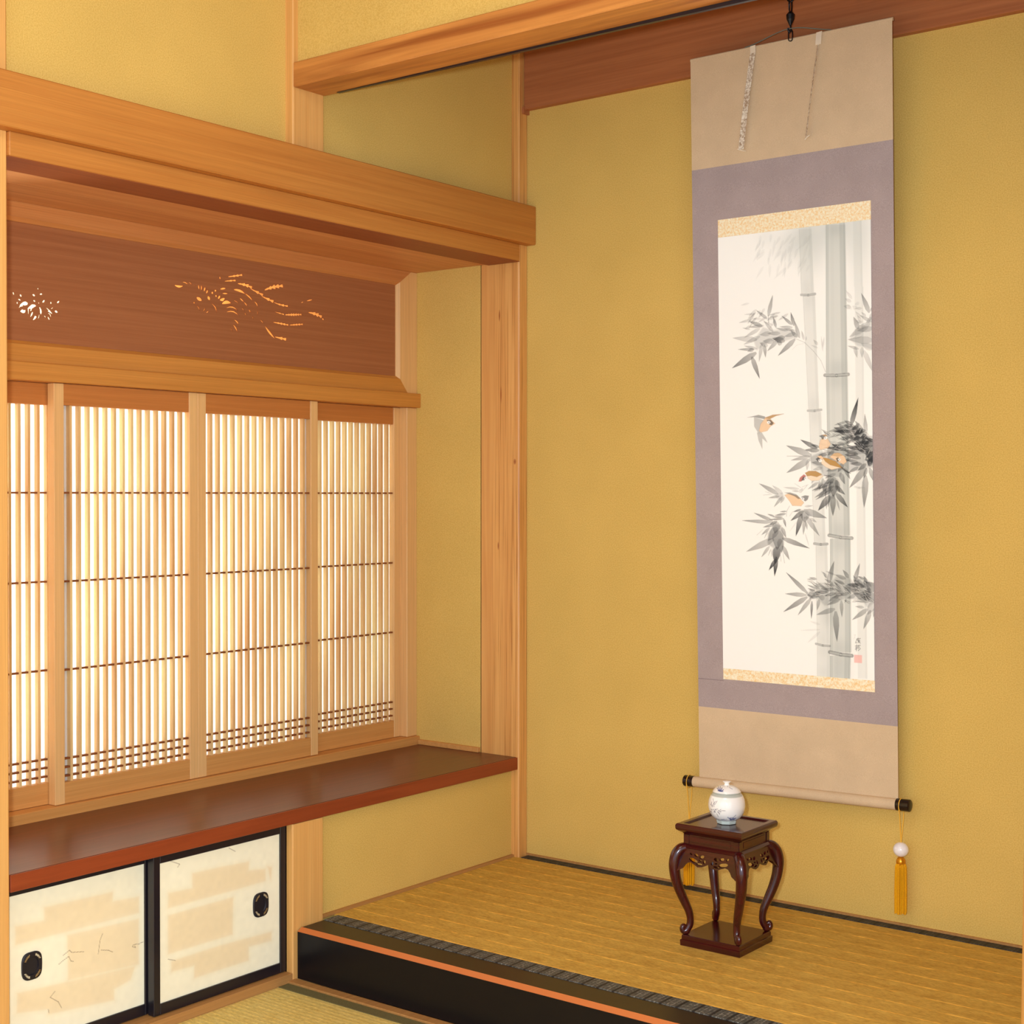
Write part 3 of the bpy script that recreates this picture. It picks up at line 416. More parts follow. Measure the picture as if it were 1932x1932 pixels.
# sill strip under the cupboard doors
bm = bmesh.new(); box(bm, -.10, .022, -1.744, -.953, -.03, .021, .001)
o = mk('trim_7', bm, BASEW); struct(o, 'wooden floor track under the low sliding doors', 'track')
bm = bmesh.new(); box(bm, 0, .010, -.845, -.042, .128, .136); 
o = mk('baseboard_left', bm, BASEW); struct(o, 'thin brown strip between left wall and alcove matting', 'skirting')
bm = bmesh.new(); box(bm, .026, 1.82, -.006, 0, .128, .136)
o = mk('baseboard_back', bm, BASEW); struct(o, 'thin brown strip between back wall and alcove matting', 'skirting')
bm = bmesh.new(); box(bm, .02, 1.83, -.968, -.9405, -.03, .005, .001)
o = mk('baseboard_step', bm, BASEW); struct(o, 'thin reddish floor strip below the black alcove sill', 'skirting')
# top board of the alcove
bm = bmesh.new(); box(bm, .03, 1.9, -.022, 0, 2.337, ZC, .001); box(bm, .026, .034, -.028, -.0, 2.325, 2.345)
o = mk('trim_8', bm, WXD); struct(o, 'dark red brown board across the top of the alcove back wall', 'board')

# pillars and beam
def chamf(bm, x0, x1, y0, y1, z0, z1, c):
    prism(bm, [(x0, y0), (x1-c, y0), (x1, y0+c), (x1, y1-c), (x1-c, y1), (x0, y1)], 'z', z0, z1)
bm = bmesh.new(); chamf(bm, -.117, .027, -.042, .0, .128, 1.9385, .0035); 
o = mk('corner_pillar', bm, PILLAR); struct(tag(o, 'knotty square cedar pillar in the corner between window bay and alcove', 'pillar'))
bm = bmesh.new(); chamf(bm, 0, .027, -.042, .0, 2.0525, ZC, .0035)
o = mk('corner_pillar', bm, PILLAR); struct(tag(o, 'upper length of the corner pillar above the wide rail', 'pillar'))
bm = bmesh.new(); chamf(bm, -.08, .021, -.952, -.845, -.03, .3885, .003)
o = mk('short_pillar', bm, WZ); struct(tag(o, 'short square cedar pillar under the shelf, left end of the black sill', 'pillar'))
bm = bmesh.new(); chamf(bm, 0, .026, -.952, -.845, 2.0525, ZC, .003)
o = mk('upper_pillar', bm, WZ); struct(tag(o, 'square cedar pillar above the wide rail holding the beam end', 'pillar'))
bm = bmesh.new(); chamf(bm, -.30, .024, -1.86, -1.744, -.03, 1.9385, .003)
o = mk('left_pillar', bm, WZ); struct(tag(o, 'cedar pillar at the left edge of the picture', 'pillar'))
bm = bmesh.new(); chamf(bm, 0, .024, -1.86, -1.744, 2.0525, ZC, .003)
o = mk('left_pillar', bm, WZ); struct(tag(o, 'upper length of the left edge pillar above the wide rail', 'pillar'))
# rounded natural alcove pillar at the right edge
bm = bmesh.new(); lathe(bm, [(0, 0), (.0625, 0), (.0620, .2), (.0590, .45), (.0555, .8), (.053, 1.6), (.051, 2.72), (0, 2.72)], 40, 1.8585, -.897, .0)
o = mk('alcove_pillar', bm, WZ, smooth=True); struct(tag(autosmooth(o), 'round polished log pillar at the right edge of the picture', 'pillar'))
bm = bmesh.new(); box(bm, .0265, 1.82, -.952, -.845, 2.201, 2.2615, .0022)
beam = mk('alcove_beam', bm, WX); struct(tag(beam, 'figured cedar beam crossing the top of the alcove', 'beam'))
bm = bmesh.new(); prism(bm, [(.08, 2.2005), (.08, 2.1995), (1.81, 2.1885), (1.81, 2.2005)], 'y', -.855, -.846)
mk('shadow_strip', bm, LACQ2, beam)  # dark wedge added as the shadow band behind the beam

# ================================================================== THINGS
# black lacquered sill of the alcove
t = thing('alcove_sill', (.026, -.94, 0), 'long black lacquered sill with an orange edge in front of the alcove matting', 'sill')
G0 = Vector((.026, -.94, 0))
def loc(bm, v): bmesh.ops.translate(bm, verts=bm.verts[:], vec=-Vector(v)); return bm
bm = bmesh.new(); prism(bm, [(-.94, .006), (-.94, .1215), (-.926, .1295), (-.925, .1295), (-.925, .006)], 'x', .026, 1.815); mk('front_face', loc(bm, G0), LACQ, t)
bm = bmesh.new(); prism(bm, [(-.9402, .1222), (-.9255, .1302), (-.9245, .1297), (-.938, .1205)], 'x', .026, 1.815); mk('edge_strip', loc(bm, G0), STRIPE, t)
bm = B(.026, 1.815, -.9245, -.849, .006, .1296); mk('top_face', loc(bm, G0), DARKST, t)

# matting
t = thing('alcove_mat', (.9, -.42, 0), 'golden rush mat on the alcove floor with black brocade borders', 'mat')
G = Vector((.9, -.42, 0))
mk('rush_surface', loc(B(.011, 1.815, -.797, -.0405, .10, .1295), G), TAT1, t)
mk('front_border', loc(B(.026, 1.815, -.8480, -.7975, .10, .1312, bev=.001), G), BROC, t)
mk('back_border', loc(B(.034, 1.815, -.040, -.0065, .10, .1312, bev=.001), G), BROCD, t)
t = thing('floor_mat', (.95, -1.9, 0), 'pale rush mat on the room floor before the low sliding doors', 'mat')
G = Vector((.95, -1.9, 0))
mk('rush_surface', loc(B(.0235, 1.86, -2.85, -1.0035, -.04, -.0005), G), TAT2, t)
mk('border', loc(B(.0235, 1.86, -1.003, -.969, -.04, .0008, bev=.0005), G), BROC2, t)
t2 = copy_tree(t, (.95+1.84, -1.9, 0), 'pale rush mat beside the first one, right of the picture')

# writing shelf
t = thing('window_shelf', (0, -.9, .389), 'long reddish brown shelf below the paper screens', 'shelf')
G = Vector((0, -.9, .389))
mk('board', loc(B(-.3598, .0195, -1.742, -.0425, .3900, .4262, bev=.0012), G), SHELF, t)
mk('front_edge', loc(B(.0197, .0235, -1.742, -.0425, .3900, .4255, bev=.0008), G), wood('red_shelf_edge', srgb(*(132,56,32)), srgb(*(156,72,42)), 'y', grain=30, rough=.35), t)

# ---- sliding cupboard doors
def sliding_door(y0, y1, xf, patches, inks, pull, label, seed):
    t = thing('cupboard_sliding_door', (xf, y0, .022), label, 'sliding door', 'low papered sliding doors under the window shelf')
    G = Vector((xf, y0, .022)); z0, z1 = .0225, .3885
    fw = .0185
    for a, b in ((y0, y0+fw), (y1-fw, y1)): mk('stile', loc(B(xf-.021, xf, a, b, z0, z1, bev=.001), G), LACQ2, t)
    mk('rail', loc(B(xf-.021, xf, y0+fw, y1-fw, z0, z0+.0245, bev=.001), G), LACQ2, t)
    mk('rail', loc(B(xf-.021, xf, y0+fw, y1-fw, z1-.022, z1, bev=.001), G), LACQ2, t)
    mk('backing', loc(B(xf-.018, xf-.006, y0+fw, y1-fw, z0+.0245, z1-.022), G), plain('backing_board', srgb(200, 180, 140), .8), t)
    Y0, Y1, Z0, Z1 = (y0+fw)*1000, (y1-fw)*1000, (z0+.0245)*1000, (z1-.022)*1000
    cv = Canvas(Y1-Y0, Z1-Z0, 1.6, srgb(*(251,244,212))[:3])
    for P in patches:
        cv.poly([(y-Y0, Z1-z) for y, z in P], srgb(*(240,212,160))[:3], .42, 5.0)
        cv.poly([(y-Y0, Z1-z) for y, z in P], srgb(*(240,212,160))[:3], .40, 22.0)
    rg = np.random.default_rng(seed); sm = rg.normal(0, 1, (cv.ny//6+2, cv.nx//6+2)); sm = np.kron(sm, np.ones((6, 6)))[:cv.ny, :cv.nx]
    for _ in range(3): sm = (sm+np.roll(sm, 2, 0)+np.roll(sm, -2, 0)+np.roll(sm, 2, 1)+np.roll(sm, -2, 1))/5
    cv.c *= (1+.018*sm)[..., None]
    for P in inks: cv.line([(y-Y0, Z1-z) for y, z in P], 1.1, srgb(110, 74, 40)[:3], .7)
    cv.mesh('painted_paper', FPAINT, t, lambda X, Y: np.stack([np.full(X.shape, -.0045), (X+Y0)/1000-y0, (Z1-Y)/1000-.022], 1))
    # recessed finger pull: rounded square plate, rim, dished centre, corner ornaments
    py, pz = pull[0][0]/1000-y0, pull[0][1]/1000-.022
    bm = bmesh.new(); n = 40; A, Bq = .0245, .0295
    def sq(a, b, e=3.2): return [(py+a*math.copysign(abs(math.cos(2*math.pi*k/n))**(2/e), math.cos(2*math.pi*k/n)), pz+b*math.copysign(abs(math.sin(2*math.pi*k/n))**(2/e), math.sin(2*math.pi*k/n))) for k in range(n)]
    rings = [(sq(A, Bq), -.0045), (sq(A, Bq), -.0015), (sq(A*.95, Bq*.95), -.0005), (sq(A*.66, Bq*.66, 2.2), -.001), (sq(A*.6, Bq*.6, 2.2), -.004), (sq(A*.3, Bq*.3, 2), -.0042)]
    vs = [[bm.verts.new((x, p[0], p[1])) for p in ring] for ring, x in rings]
    for a, b in zip(vs, vs[1:]):
        for k in range(n): bm.faces.new((a[k], a[(k+1) % n], b[(k+1) % n], b[k]))
    bm.faces.new(vs[-1]); pl = mk('finger_pull', bm, plain('blackened_metal', (.022, .020, .026, 1), .4, .4), t); autosmooth(pl)
    brass = plain('worn_brass', srgb(190, 170, 130), .35, .8)
    for sy in (-1, 1):
        for sz in (-1, 1):
            bm = bmesh.new(); pts = []
            a0 = math.atan2(sz*Bq, sy*A)
            for k in range(25):
                a = a0+(k-12)/12*.36; w = .78+.085*math.sin(k*1.35)
                pts.append((.0002, py+A*w*1.03*math.cos(a)*1.06, pz+Bq*w*1.03*math.sin(a)*1.04))
            tube(bm, pts, .0007, 6); mk('ornament', bm, brass, pl)
    return t
sliding_door(-1.361, -.954, 0.0, PATCHR, INKR, PULLR, 'right low sliding door, cream paper with tan cloud patches, fully framed in black', 1)
sliding_door(-1.744, -1.365+.02, -.027, PATCHL, INKL, PULLL, 'left low sliding door, set behind its neighbour, cream paper with tan patches', 2)

# ---- paper screens (four, two tracks)
SW = .443
t = thing('paper_screen', (-.373, -1.358, .452), 'second paper screen from the left, in front of its left neighbour', 'screen', 'slatted paper screens of the window bay')
H = 1.019; sw = .028
for a in (0, SW-sw): mk('stile', B(-.026, 0, a, a+sw, 0, H, bev=.001), SHOZ, t)
mk('rail', B(-.025, -.001, sw, SW-sw, 0, .052, bev=.0008), SHOW, t)
mk('rail', B(-.025, -.0035, sw, SW-sw, .967, H, bev=.0008), TOPR, t)
inner = SW-2*sw; ng = 15; kw = .0068; pitch = (inner+kw)/ng
random.seed(5)
bm = bmesh.new()
for k in range(1, ng):
    y = sw-kw+pitch*k; box(bm, -.0185, -.005, y, y+kw, .05, .969)
mk('upright_slats', bm, SLAT, t)
for z in (1.2068, .9915, .7765, .5605, .5395, .5185):
    mk('cross_slat', B(-.016, -.0062, sw, SW-sw, z-.452-.0023, z-.452+.0023), TIE, t)
mk('paper', B(-.0205, -.0195, sw-.006, SW-sw+.006, .04, .975), PAPER, t)
copy_tree(t, (-.373, -.915, .452), 'third paper screen from the left, meeting the second in the middle')
copy_tree(t, (-.401, -.088-SW, .452), 'rightmost paper screen, dimmest, beside the pale jamb')
copy_tree(t, (-.401, -1.744+.0, .452), 'leftmost paper screen, mostly hidden by the left pillar')

# ---- openwork transom panel
t = thing('transom_panel', (-.385, -.9, 1.516), 'dark cedar transom with phoenix and flower cut-outs above the paper screens', 'transom')
G = Vector((-.385, -.9, 1.516))
oy0, oy1, oz0, oz1 = -1.744, -.043, 1.5165, 1.890
iy0, iy1, iz0, iz1 = -1.68, -.129, 1.566, 1.845
def pierced(outer, holes, th):
    """flat board with through-cut holes: constrained triangulation, cells inside a hole dropped, then thickened"""
    from mathutils.geometry import delaunay_2d_cdt
    V = [Vector(p) for p in outer]; E = [(k, (k+1) % len(outer)) for k in range(len(outer))]
    for h in holes:
        b = len(V); V += [Vector(p) for p in h]; E += [(b+k, b+(k+1) % len(h)) for k in range(len(h))]
    vs, es, fs, _, _, _ = delaunay_2d_cdt(V, E, [], 0, 1e-6)
    def inside(x, y, P):
        r_ = False
        for k in range(len(P)):
            ax, ay = P[k]; bx, by = P[(k+1) % len(P)]
            if (ay > y) != (by > y) and x < (bx-ax)*(y-ay)/(by-ay)+ax: r_ = not r_
        return r_
    bb = [(min(p[0] for p in h), max(p[0] for p in h), min(p[1] for p in h), max(p[1] for p in h)) for h in holes]
    keep = []
    for f_ in fs:
        x = sum(vs[k].x for k in f_)/3; y = sum(vs[k].y for k in f_)/3
        if not inside(x, y, outer): continue
        if any(q[0] <= x <= q[1] and q[2] <= y <= q[3] and inside(x, y, h) for q, h in zip(bb, holes)): continue
        keep.append(f_)
    bm = bmesh.new(); A_ = [bm.verts.new((0, v.x, v.y)) for v in vs]
    for f_ in keep:
        try: bm.faces.new([A_[k] for k in f_])
        except ValueError: pass
    r_ = bmesh.ops.extrude_face_region(bm, geom=bm.faces[:]+bm.edges[:])
    bmesh.ops.translate(bm, verts=[g for g in r_['geom'] if isinstance(g, bmesh.types.BMVert)], vec=(-th, 0, 0))
    bmesh.ops.delete(bm, geom=[v for v in bm.verts if not v.link_faces], context='VERTS')
    bmesh.ops.recalc_face_normals(bm, faces=bm.faces[:]); return bm
bm = pierced([(iy0-.02+.9, iz0-.02-1.516), (iy1+.012+.9, iz0-.02-1.516), (iy1+.012+.9, iz1+.012-1.516), (iy0-.02+.9, iz1+.012-1.516)],
             [[(h[i]/1e4+.9, h[i+1]/1e4-1.516) for i in range(0, len(h), 2)] for h in HOLES], .0027)
me = bpy.data.meshes.new('carved_board'); bm.to_mesh(me); bm.free(); me.materials.append(RAM); me.transform(Matrix.Translation((.0, 0, 0)))
o = bpy.data.objects.new('carved_board', me); C.objects.link(o); o.parent = t
mk('backing_paper', loc(B(-.4015, -.4005, iy0-.02, -1.20, iz0-.02, iz1+.02), G), paper_screen('transom_paper', (.93, .86, .70, 1), .5), t)
mk('backing_paper', loc(B(-.4015, -.4005, -1.1995, iy1+.02, iz0-.02, iz1+.02), G), paper_screen('amber_glow_transom_paper', (.93, .56, .22, 1), .5), t)  # amber colour paints the orange glow inside the phoenix cut-outs
# mitred moulding, one piece per side
def mould(poly, inner, shift, mat):
    """poly: front face outline (Y, Z); inner: the two inner corners, from which a bevel runs back to the board"""
    xf, xb = -.372, -.3855
    bm = bmesh.new(); prism(bm, poly, 'x', xb, xf)
    a, b = inner; a2 = (a[0]+shift[0][0], a[1]+shift[0][1]); b2 = (b[0]+shift[1][0], b[1]+shift[1][1])
    V = [bm.verts.new((x, *p)) for x, p in ((xf, a), (xf, b), (xf-.010, b2), (xf-.010, a2), (xb, a), (xb, b), (xb, b2), (xb, a2))]
    for q in ((0, 1, 2, 3), (3, 2, 6, 7), (0, 3, 7, 4), (1, 5, 6, 2)): bm.faces.new([V[k] for k in q])
    return loc(bm, G)
k = .009
A0, A1, Q0, Q1 = iy0-k, iy1+k, iz0-k, iz1+k
my_b, my_t = -.086, -.070
mk('bottom_moulding', mould([(oy0, oz0), (my_b, oz0), (A1, Q0), (oy0, Q0)], [(oy0, Q0), (A1, Q0)], [(0, k), (-k, k)], LED), LED, t)
mk('top_moulding', mould([(oy0, Q1), (A1, Q1), (my_t, oz1), (oy0, oz1)], [(oy0, Q1), (A1, Q1)], [(0, -k), (-k, -k)], LED), wood('transom_top_moulding', srgb(196, 124, 76), srgb(212, 142, 90), 'y'), t)
mk('side_moulding', mould([(A1, Q0), (my_b, oz0), (oy1, oz0), (oy1, oz1), (my_t, oz1), (A1, Q1)], [(A1, Q0), (A1, Q1)], [(-k, k), (-k, -k)], LED), SHOZ, t)

# ---- hanging scroll
def sy(z): return -.045-(z-.45)*.0285
X0, X1 = .643, 1.206
def sheet(x0, x1, z0, z1, off, th=.0012, n=8):
    bm = bmesh.new(); zs = np.linspace(z0, z1, n+1)
    rows = [[bm.verts.new((x, sy(z)-off-d, z)) for x, d in ((x0, 0), (x1, 0), (x1, -th), (x0, -th))] for z in zs]
    for a, b in zip(rows, rows[1:]):
        for k in range(4): bm.faces.new((a[k], a[(k+1) % 4], b[(k+1) % 4], b[k]))
    bm.faces.new(rows[0]); bm.faces.new(rows[-1]); return bm
G = Vector((.925, -.1, 2.36))
t = thing('hanging_scroll', G, 'tall hanging scroll painting of bamboo and sparrows on mauve and beige silk', 'scroll')
mk('top_panel', loc(sheet(X0, X1, 2.064, 2.356, 0), G), BEIGE, t)
mk('mount', loc(sheet(X0, X1, .6335, 2.064, 0), G), MAUVE, t)
mk('bottom_panel', loc(sheet(X0, X1, .436, .6335, 0), G), BEIGE, t)
mk('gold_strip', loc(sheet(.7205, 1.1475, 1.878, 1.9245, .0011), G), GOLD, t)
mk('gold_strip', loc(sheet(.7205, 1.1475, .713, .742, .0011), G), GOLD, t)
mk('seam', loc(sheet(X0, .7205, .7085, .7095, .0004), G), plain('seam_thread', srgb(110, 92, 96), .9), t)  # darker line of the seam in the mount
bm = bmesh.new(); tube(bm, [(X0-.001, sy(2.354)+.004, 2.354), (X1+.001, sy(2.354)+.004, 2.354)], .0045, 10); mk('top_rod', loc(bm, G), BEIGE, t, True)
# painting
INK = srgb(58, 60, 62)[:3]; PALE = srgb(206, 210, 200)[:3]
cv = Canvas(428, 1222, 1.15, srgb(*(255,255,246))[:3])
for x, y, rx, ry, a in [(250, 70, 60, 60, .32), (330, 60, 100, 80, .38), (210, 90, 50, 40, .22), (400, 100, 40, 130, .25), (270, 130, 40, 60, .2), (140, 60, 40, 30, .12)]:
    cv.blob(x, y, rx, ry, srgb(176, 186, 178)[:3], a)
rng = random.Random(2)
for k in range(46):
    x = rng.uniform(120, 270); y = rng.uniform(52, 150-.1*abs(x-240)); a = rng.uniform(.9, 2.6); L = rng.uniform(18, 42)
    cv.leaf(x, y, x-L*abs(math.cos(a)), y+L*math.sin(a), 7, .13, srgb(150, 156, 152)[:3])
for q in CULMS:
    P = [v/10 for v in q[:8]]; tone, kind = q[8], q[9]
    pl = [(P[0], P[1]), (P[2], P[3]), (P[6], P[7]), (P[4], P[5])]
    cv.poly(pl, PALE, tone/26, .9)
    w = P[2]-P[0]
    for fr, wd, a in (((.03, 2.0, .35), (.10, 5, .20), (.32, 9, .05), (.82, 13, .26), (.94, 4, .30)) if kind == 2 else ((.03, 1.5, .16), (.86, 7, .10)) if kind == 1 else ((.9, 5, .08),)):
        cv.line([(P[0]+(P[2]-P[0])*fr, P[1]+2), (P[4]+(P[6]-P[4])*fr, P[5]-2)], wd, srgb(140, 150, 144)[:3], a)
    if kind:
        for yy, s in ((P[1], 1), (P[5], -1)):
            xx = (P[0]+P[2])/2 if s == 1 else (P[4]+P[6])/2
            cv.blob(xx, yy+s*14, w*.55, 26, srgb(150, 158, 154)[:3], .22 if kind == 2 else .12)
for q in NODES:
    cv.line([(q[0], q[1]), ((q[0]+q[2])/2, (q[1]+q[3])/2+1.5), (q[2], q[3])], q[4]/10+1.5, INK, q[5]/100)
    cv.line([(q[0]+2, q[1]), ((q[0]+q[2])/2, (q[1]+q[3])/2+1.5), (q[2]-2, q[3])], max(.8, q[4]/10-2.6), PALE, .55)
cv.blob(305, 1035, 26, 42, srgb(150, 158, 152)[:3], .30); cv.blob(300, 995, 40, 26, srgb(150, 158, 152)[:3], .22)
for W_ in WASH: cv.poly([(W_[i], W_[i+1]) for i in range(1, len(W_), 2)], srgb(120, 124, 122)[:3], W_[0]/100, 5.0)
for q in LEAVES: cv.leaf(*q[:4], q[4]/10, min(.97, q[5]/100*1.12), INK)
def cluster(x0, y0, x1, y1, n, L, ang, d, seed, w=5):
    rg = random.Random(seed)
    for k in range(n):
        t_ = rg.random(); x = x0+(x1-x0)*t_+rg.gauss(0, 6); y = y0+(y1-y0)*t_+rg.gauss(0, 13); a = math.radians(ang+rg.uniform(-38, 38)); l = L*rg.uniform(.5, 1.2)
        dk = d*rg.uniform(.5, 1.3); cv.leaf(x, y, x+l*math.cos(a), y+l*math.sin(a), w*rg.uniform(.7, 1.4), min(dk, .9), INK)
        if rg.random() < .35: cv.line([(x, y), (x+l*.6*math.cos(a), y+l*.6*math.sin(a))], .6, srgb(250, 248, 236)[:3], .7)
cluster(90, 262, 200, 268, 26, 30, 165, .30, 1); cluster(345, 560, 425, 610, 60, 30, 190, .5, 2, 7); cluster(300, 590, 400, 620, 40, 26, 185, .42, 3)
cluster(265, 960, 425, 985, 60, 26, 190, .38, 4); cluster(395, 560, 428, 640, 26, 24, 150, .7, 5, 9); cluster(388, 960, 425, 985, 20, 26, 205, .5, 6, 9)
cluster(285, 690, 315, 710, 16, 30, 120, .4, 7, 8); cluster(375, 250, 425, 320, 14, 24, 200, .22, 8, 8)
COLS = [INK, srgb(246, 212, 170)[:3], srgb(196, 154, 92)[:3], srgb(248, 228, 196)[:3], srgb(252, 252, 246)[:3], srgb(240, 170, 150)[:3], srgb(186, 186, 178)[:3], srgb(196, 110, 100)[:3]]
for q in POLYS:
    cv.poly([(q[i]/2, q[i+1]/2) for i in range(2, len(q), 2)], COLS[q[0]], q[1]/100, 1.2)
    if q[0] in (1, 2, 3):
        P = [(q[i]/2, q[i+1]/2) for i in range(2, len(q), 2)]; cv.line(P+[P[0]], .7, srgb(150, 96, 56)[:3], .35)
for x, y in DOTS: cv.blob(x/10, y/10, 1.5, 1.5, INK, 1.0)
for q in LINES:
    P = q[3:]; cv.line([(P[i], P[i+1]) for i in range(0, len(P), 2)], q[1]/10, COLS[q[0]], q[2]/100)
a, b, c_, d = SEAL
cv.poly([(a, b), (c_, b), (c_, d), (a, d)], srgb(250, 178, 166)[:3], .75, 1.5)
for k in range(4): cv.line([(a+3+k*5, b+2), (a+3+k*5, d-2)], .9, srgb(252, 220, 208)[:3], .5)
mapx = lambda X: .7205+X/428*(1.1475-.7205)
def place(X, Y):
    z = 1.9245-Y/1222*(1.9245-.713); z = np.clip(z, .742, 1.878)
    return np.stack([mapx(X)-G.x, -.045-(z-.45)*.0285-.0016-G.y, z-G.z], 1)
cv.mesh('painting', PAINT, t, place)
# roller with black knobs
def rz(x): return .4275+(x-.597)*.022
bm = bmesh.new(); tube(bm, [(.6285, -.0470, rz(.6285)), (1.2035, -.0470, rz(1.2035))], .0143, 24); mk('roller', loc(bm, G), BEIGE, t, False); autosmooth(t.children[-1])
for xa, xb in ((.597, .6284), (1.2036, 1.2395)):
    bm = bmesh.new(); s = 1 if xb < 1 else -1; e = xa if s == 1 else xb; i_ = xb if s == 1 else xa
    tube(bm, [(e, -.047, rz(e)), (e+s*.0015, -.047, rz(e)), (e+s*.003, -.047, rz(e)), (i_, -.047, rz(i_))], [.008, .0135, .0150, .0150], 24)
    autosmooth(mk('roller_knob', loc(bm, G), EBONY, t))
# ribbons
def ribbon(xa, za, xb, zb, w, th, lift):
    bm = bmesh.new(); n = 10; rows = []
    for k in range(n+1):
        s = k/n; x = xa+(xb-xa)*s; z = za+(zb-za)*s; y = sy(z)-.003-lift*math.sin(math.pi*min(1, s*1.1)*.5)
        rows.append([bm.verts.new((x+dx, y+dy, z)) for dx, dy in ((-w/2, 0), (w/2, -th*3), (w/2, -th*3+th), (-w/2, th))])
    for a, b in zip(rows, rows[1:]):
        for k in range(4): bm.faces.new((a[k], a[(k+1) % 4], b[(k+1) % 4], b[k]))
    bm.faces.new(rows[0]); bm.faces.new(rows[-1]); return bm
rb = mk('ribbon', loc(ribbon(.8305, 2.338, .8000, 2.094, .0175, .0012, .012), G), FUTAI, t)
mk('ribbon_end', loc(ribbon(.8305, 2.357, .8310, 2.337, .0170, .0012, .0), G), WHITEC, rb)
bm = bmesh.new(); tube(bm, [(.788, sy(2.09)-.014, 2.098), (.7995, sy(2.09)-.015, 2.092), (.812, sy(2.09)-.014, 2.089)], .0012, 6); mk('stitch', loc(bm, G), WHITEC, rb)
rb = mk('ribbon', loc(ribbon(1.0135, 2.325, .9840, 2.098, .0060, .0022, .012), G), FUTAI, t)
mk('ribbon_end', loc(ribbon(1.0165, 2.357, 1.0150, 2.325, .0170, .0012, .003), G), WHITEC, rb)
bm = bmesh.new(); tube(bm, [(.979, sy(2.09)-.014, 2.094), (.985, sy(2.09)-.015, 2.099), (.992, sy(2.09)-.014, 2.103)], .0014, 6); mk('stitch', loc(bm, G), WHITEC, rb)
bm = bmesh.new(); tube(bm, spline([(.806, sy(2.357), 2.358), (.835, -.100, 2.362), (.9375, -.1085, 2.379), (1.03, -.1, 2.361), (1.046, sy(2.357), 2.358)], 6), .0014, 8); mk('hanging_cord', loc(bm, G), GREYC, t)

# iron hook chain from which the scroll hangs
t = thing('scroll_hook', (.9385, -.106, 2.74), 'black iron chain hook holding the hanging scroll', 'hook')
def link(bm, z, rot, h=.018, w=.0075, rad=.0021):
    pts = []
    for k in range(17):
        a = 2*math.pi*k/16; px_, pz = w*math.cos(a), (h-w)*(1 if math.sin(a) >= 0 else -1)*(1 if abs(math.sin(a)) > .01 else 0)+w*math.sin(a)
        pts.append((px_*math.cos(rot), px_*math.sin(rot), z+pz))
    tube(bm, pts, rad, 6)
bm = bmesh.new(); z = -.010; k = 0
while z > -.315: link(bm, z, (k % 2)*1.3+.3); z -= .0265; k += 1
mk('chain', bm, IRON, t)
bm = bmesh.new(); tube(bm, [(0, 0, -.318), (0, 0, -.326), (0, 0, -.338), (0, 0, -.352)], [.004, .0110, .0095, .003], 10); mk('adjuster', bm, IRON, t)
bm = bmesh.new(); tube(bm, [(0, 0, -.350), (.002, 0, -.366), (0, -.004, -.372), (-.003, -.006, -.366), (-.003, -.007, -.360)], .0026, 8); link(bm, -.378, .4, .014, .005, .0015); mk('hook', bm, IRON, t)

# weights hanging from the roller knobs
t = thing('scroll_weight', (1.2140, -.047, .441), 'white ball and golden tassel hanging from the right end of the scroll roller', 'scroll weight', 'scroll weights on the roller ends')
bm = bmesh.new(); lathe_pts = [(0, .0152*math.cos(a), .0152*math.sin(a)) for a in np.linspace(0, 2*math.pi, 25)]
tube(bm, lathe_pts, .0011, 6); tube(bm, spline([(0, -.0150, -.004), (.001, -.010, -.03), (.000, -.004, -.06), (0, 0, -.096)]), .0012, 6); tube(bm, spline([(0, .0150, -.004), (.004, .006, -.03), (.0035, .001, -.06), (0, 0, -.096)]), .0012, 6)
mk('cord', bm, CORD, t)
bm = bmesh.new(); lathe(bm, [(0.0190*math.sin(a), -.1100-.0180*math.cos(a)) for a in np.linspace(0, math.pi, 19)], 32); mk('ball', bm, PORC, t, True)
bm = bmesh.new(); lathe(bm, [(0, -.1275), (.006, -.128), (.0105, -.134), (.0118, -.140), (.0105, -.147), (.0, -.148)][::-1], 24); mk('cap', bm, GOLDM, t, True)
bm = bmesh.new(); rg = random.Random(4)
for ring, R in ((10, .0050), (22, .0095), (30, .0128)):
    for k in range(ring):
        a = 2*math.pi*k/ring+rg.uniform(-.1, .1); e = R+rg.uniform(0, .0012)
        tube(bm, [(R*.7*math.cos(a), R*.7*math.sin(a), -.142), (R*1.0*math.cos(a), R*1.0*math.sin(a), -.152), (e*1.02*math.cos(a), e*1.02*math.sin(a), -.21), (e*math.cos(a), e*math.sin(a), -.264-rg.uniform(0, .005))], .0014, 5)
tube(bm, [(.0112*math.cos(a), .0112*math.sin(a), -.151) for a in np.linspace(0, 2*math.pi, 17)], .0014, 6)
mk('fringe', bm, TASSEL, t)
left_weight = copy_tree(t, (.6125, -.047, .4265), 'golden tassel weight hanging from the left end of the scroll roller, behind the stand')
for ch in left_weight.children:
    if ch.name.startswith('cord'): ch.scale.z = 1.13
    else: ch.location.z = -.0125

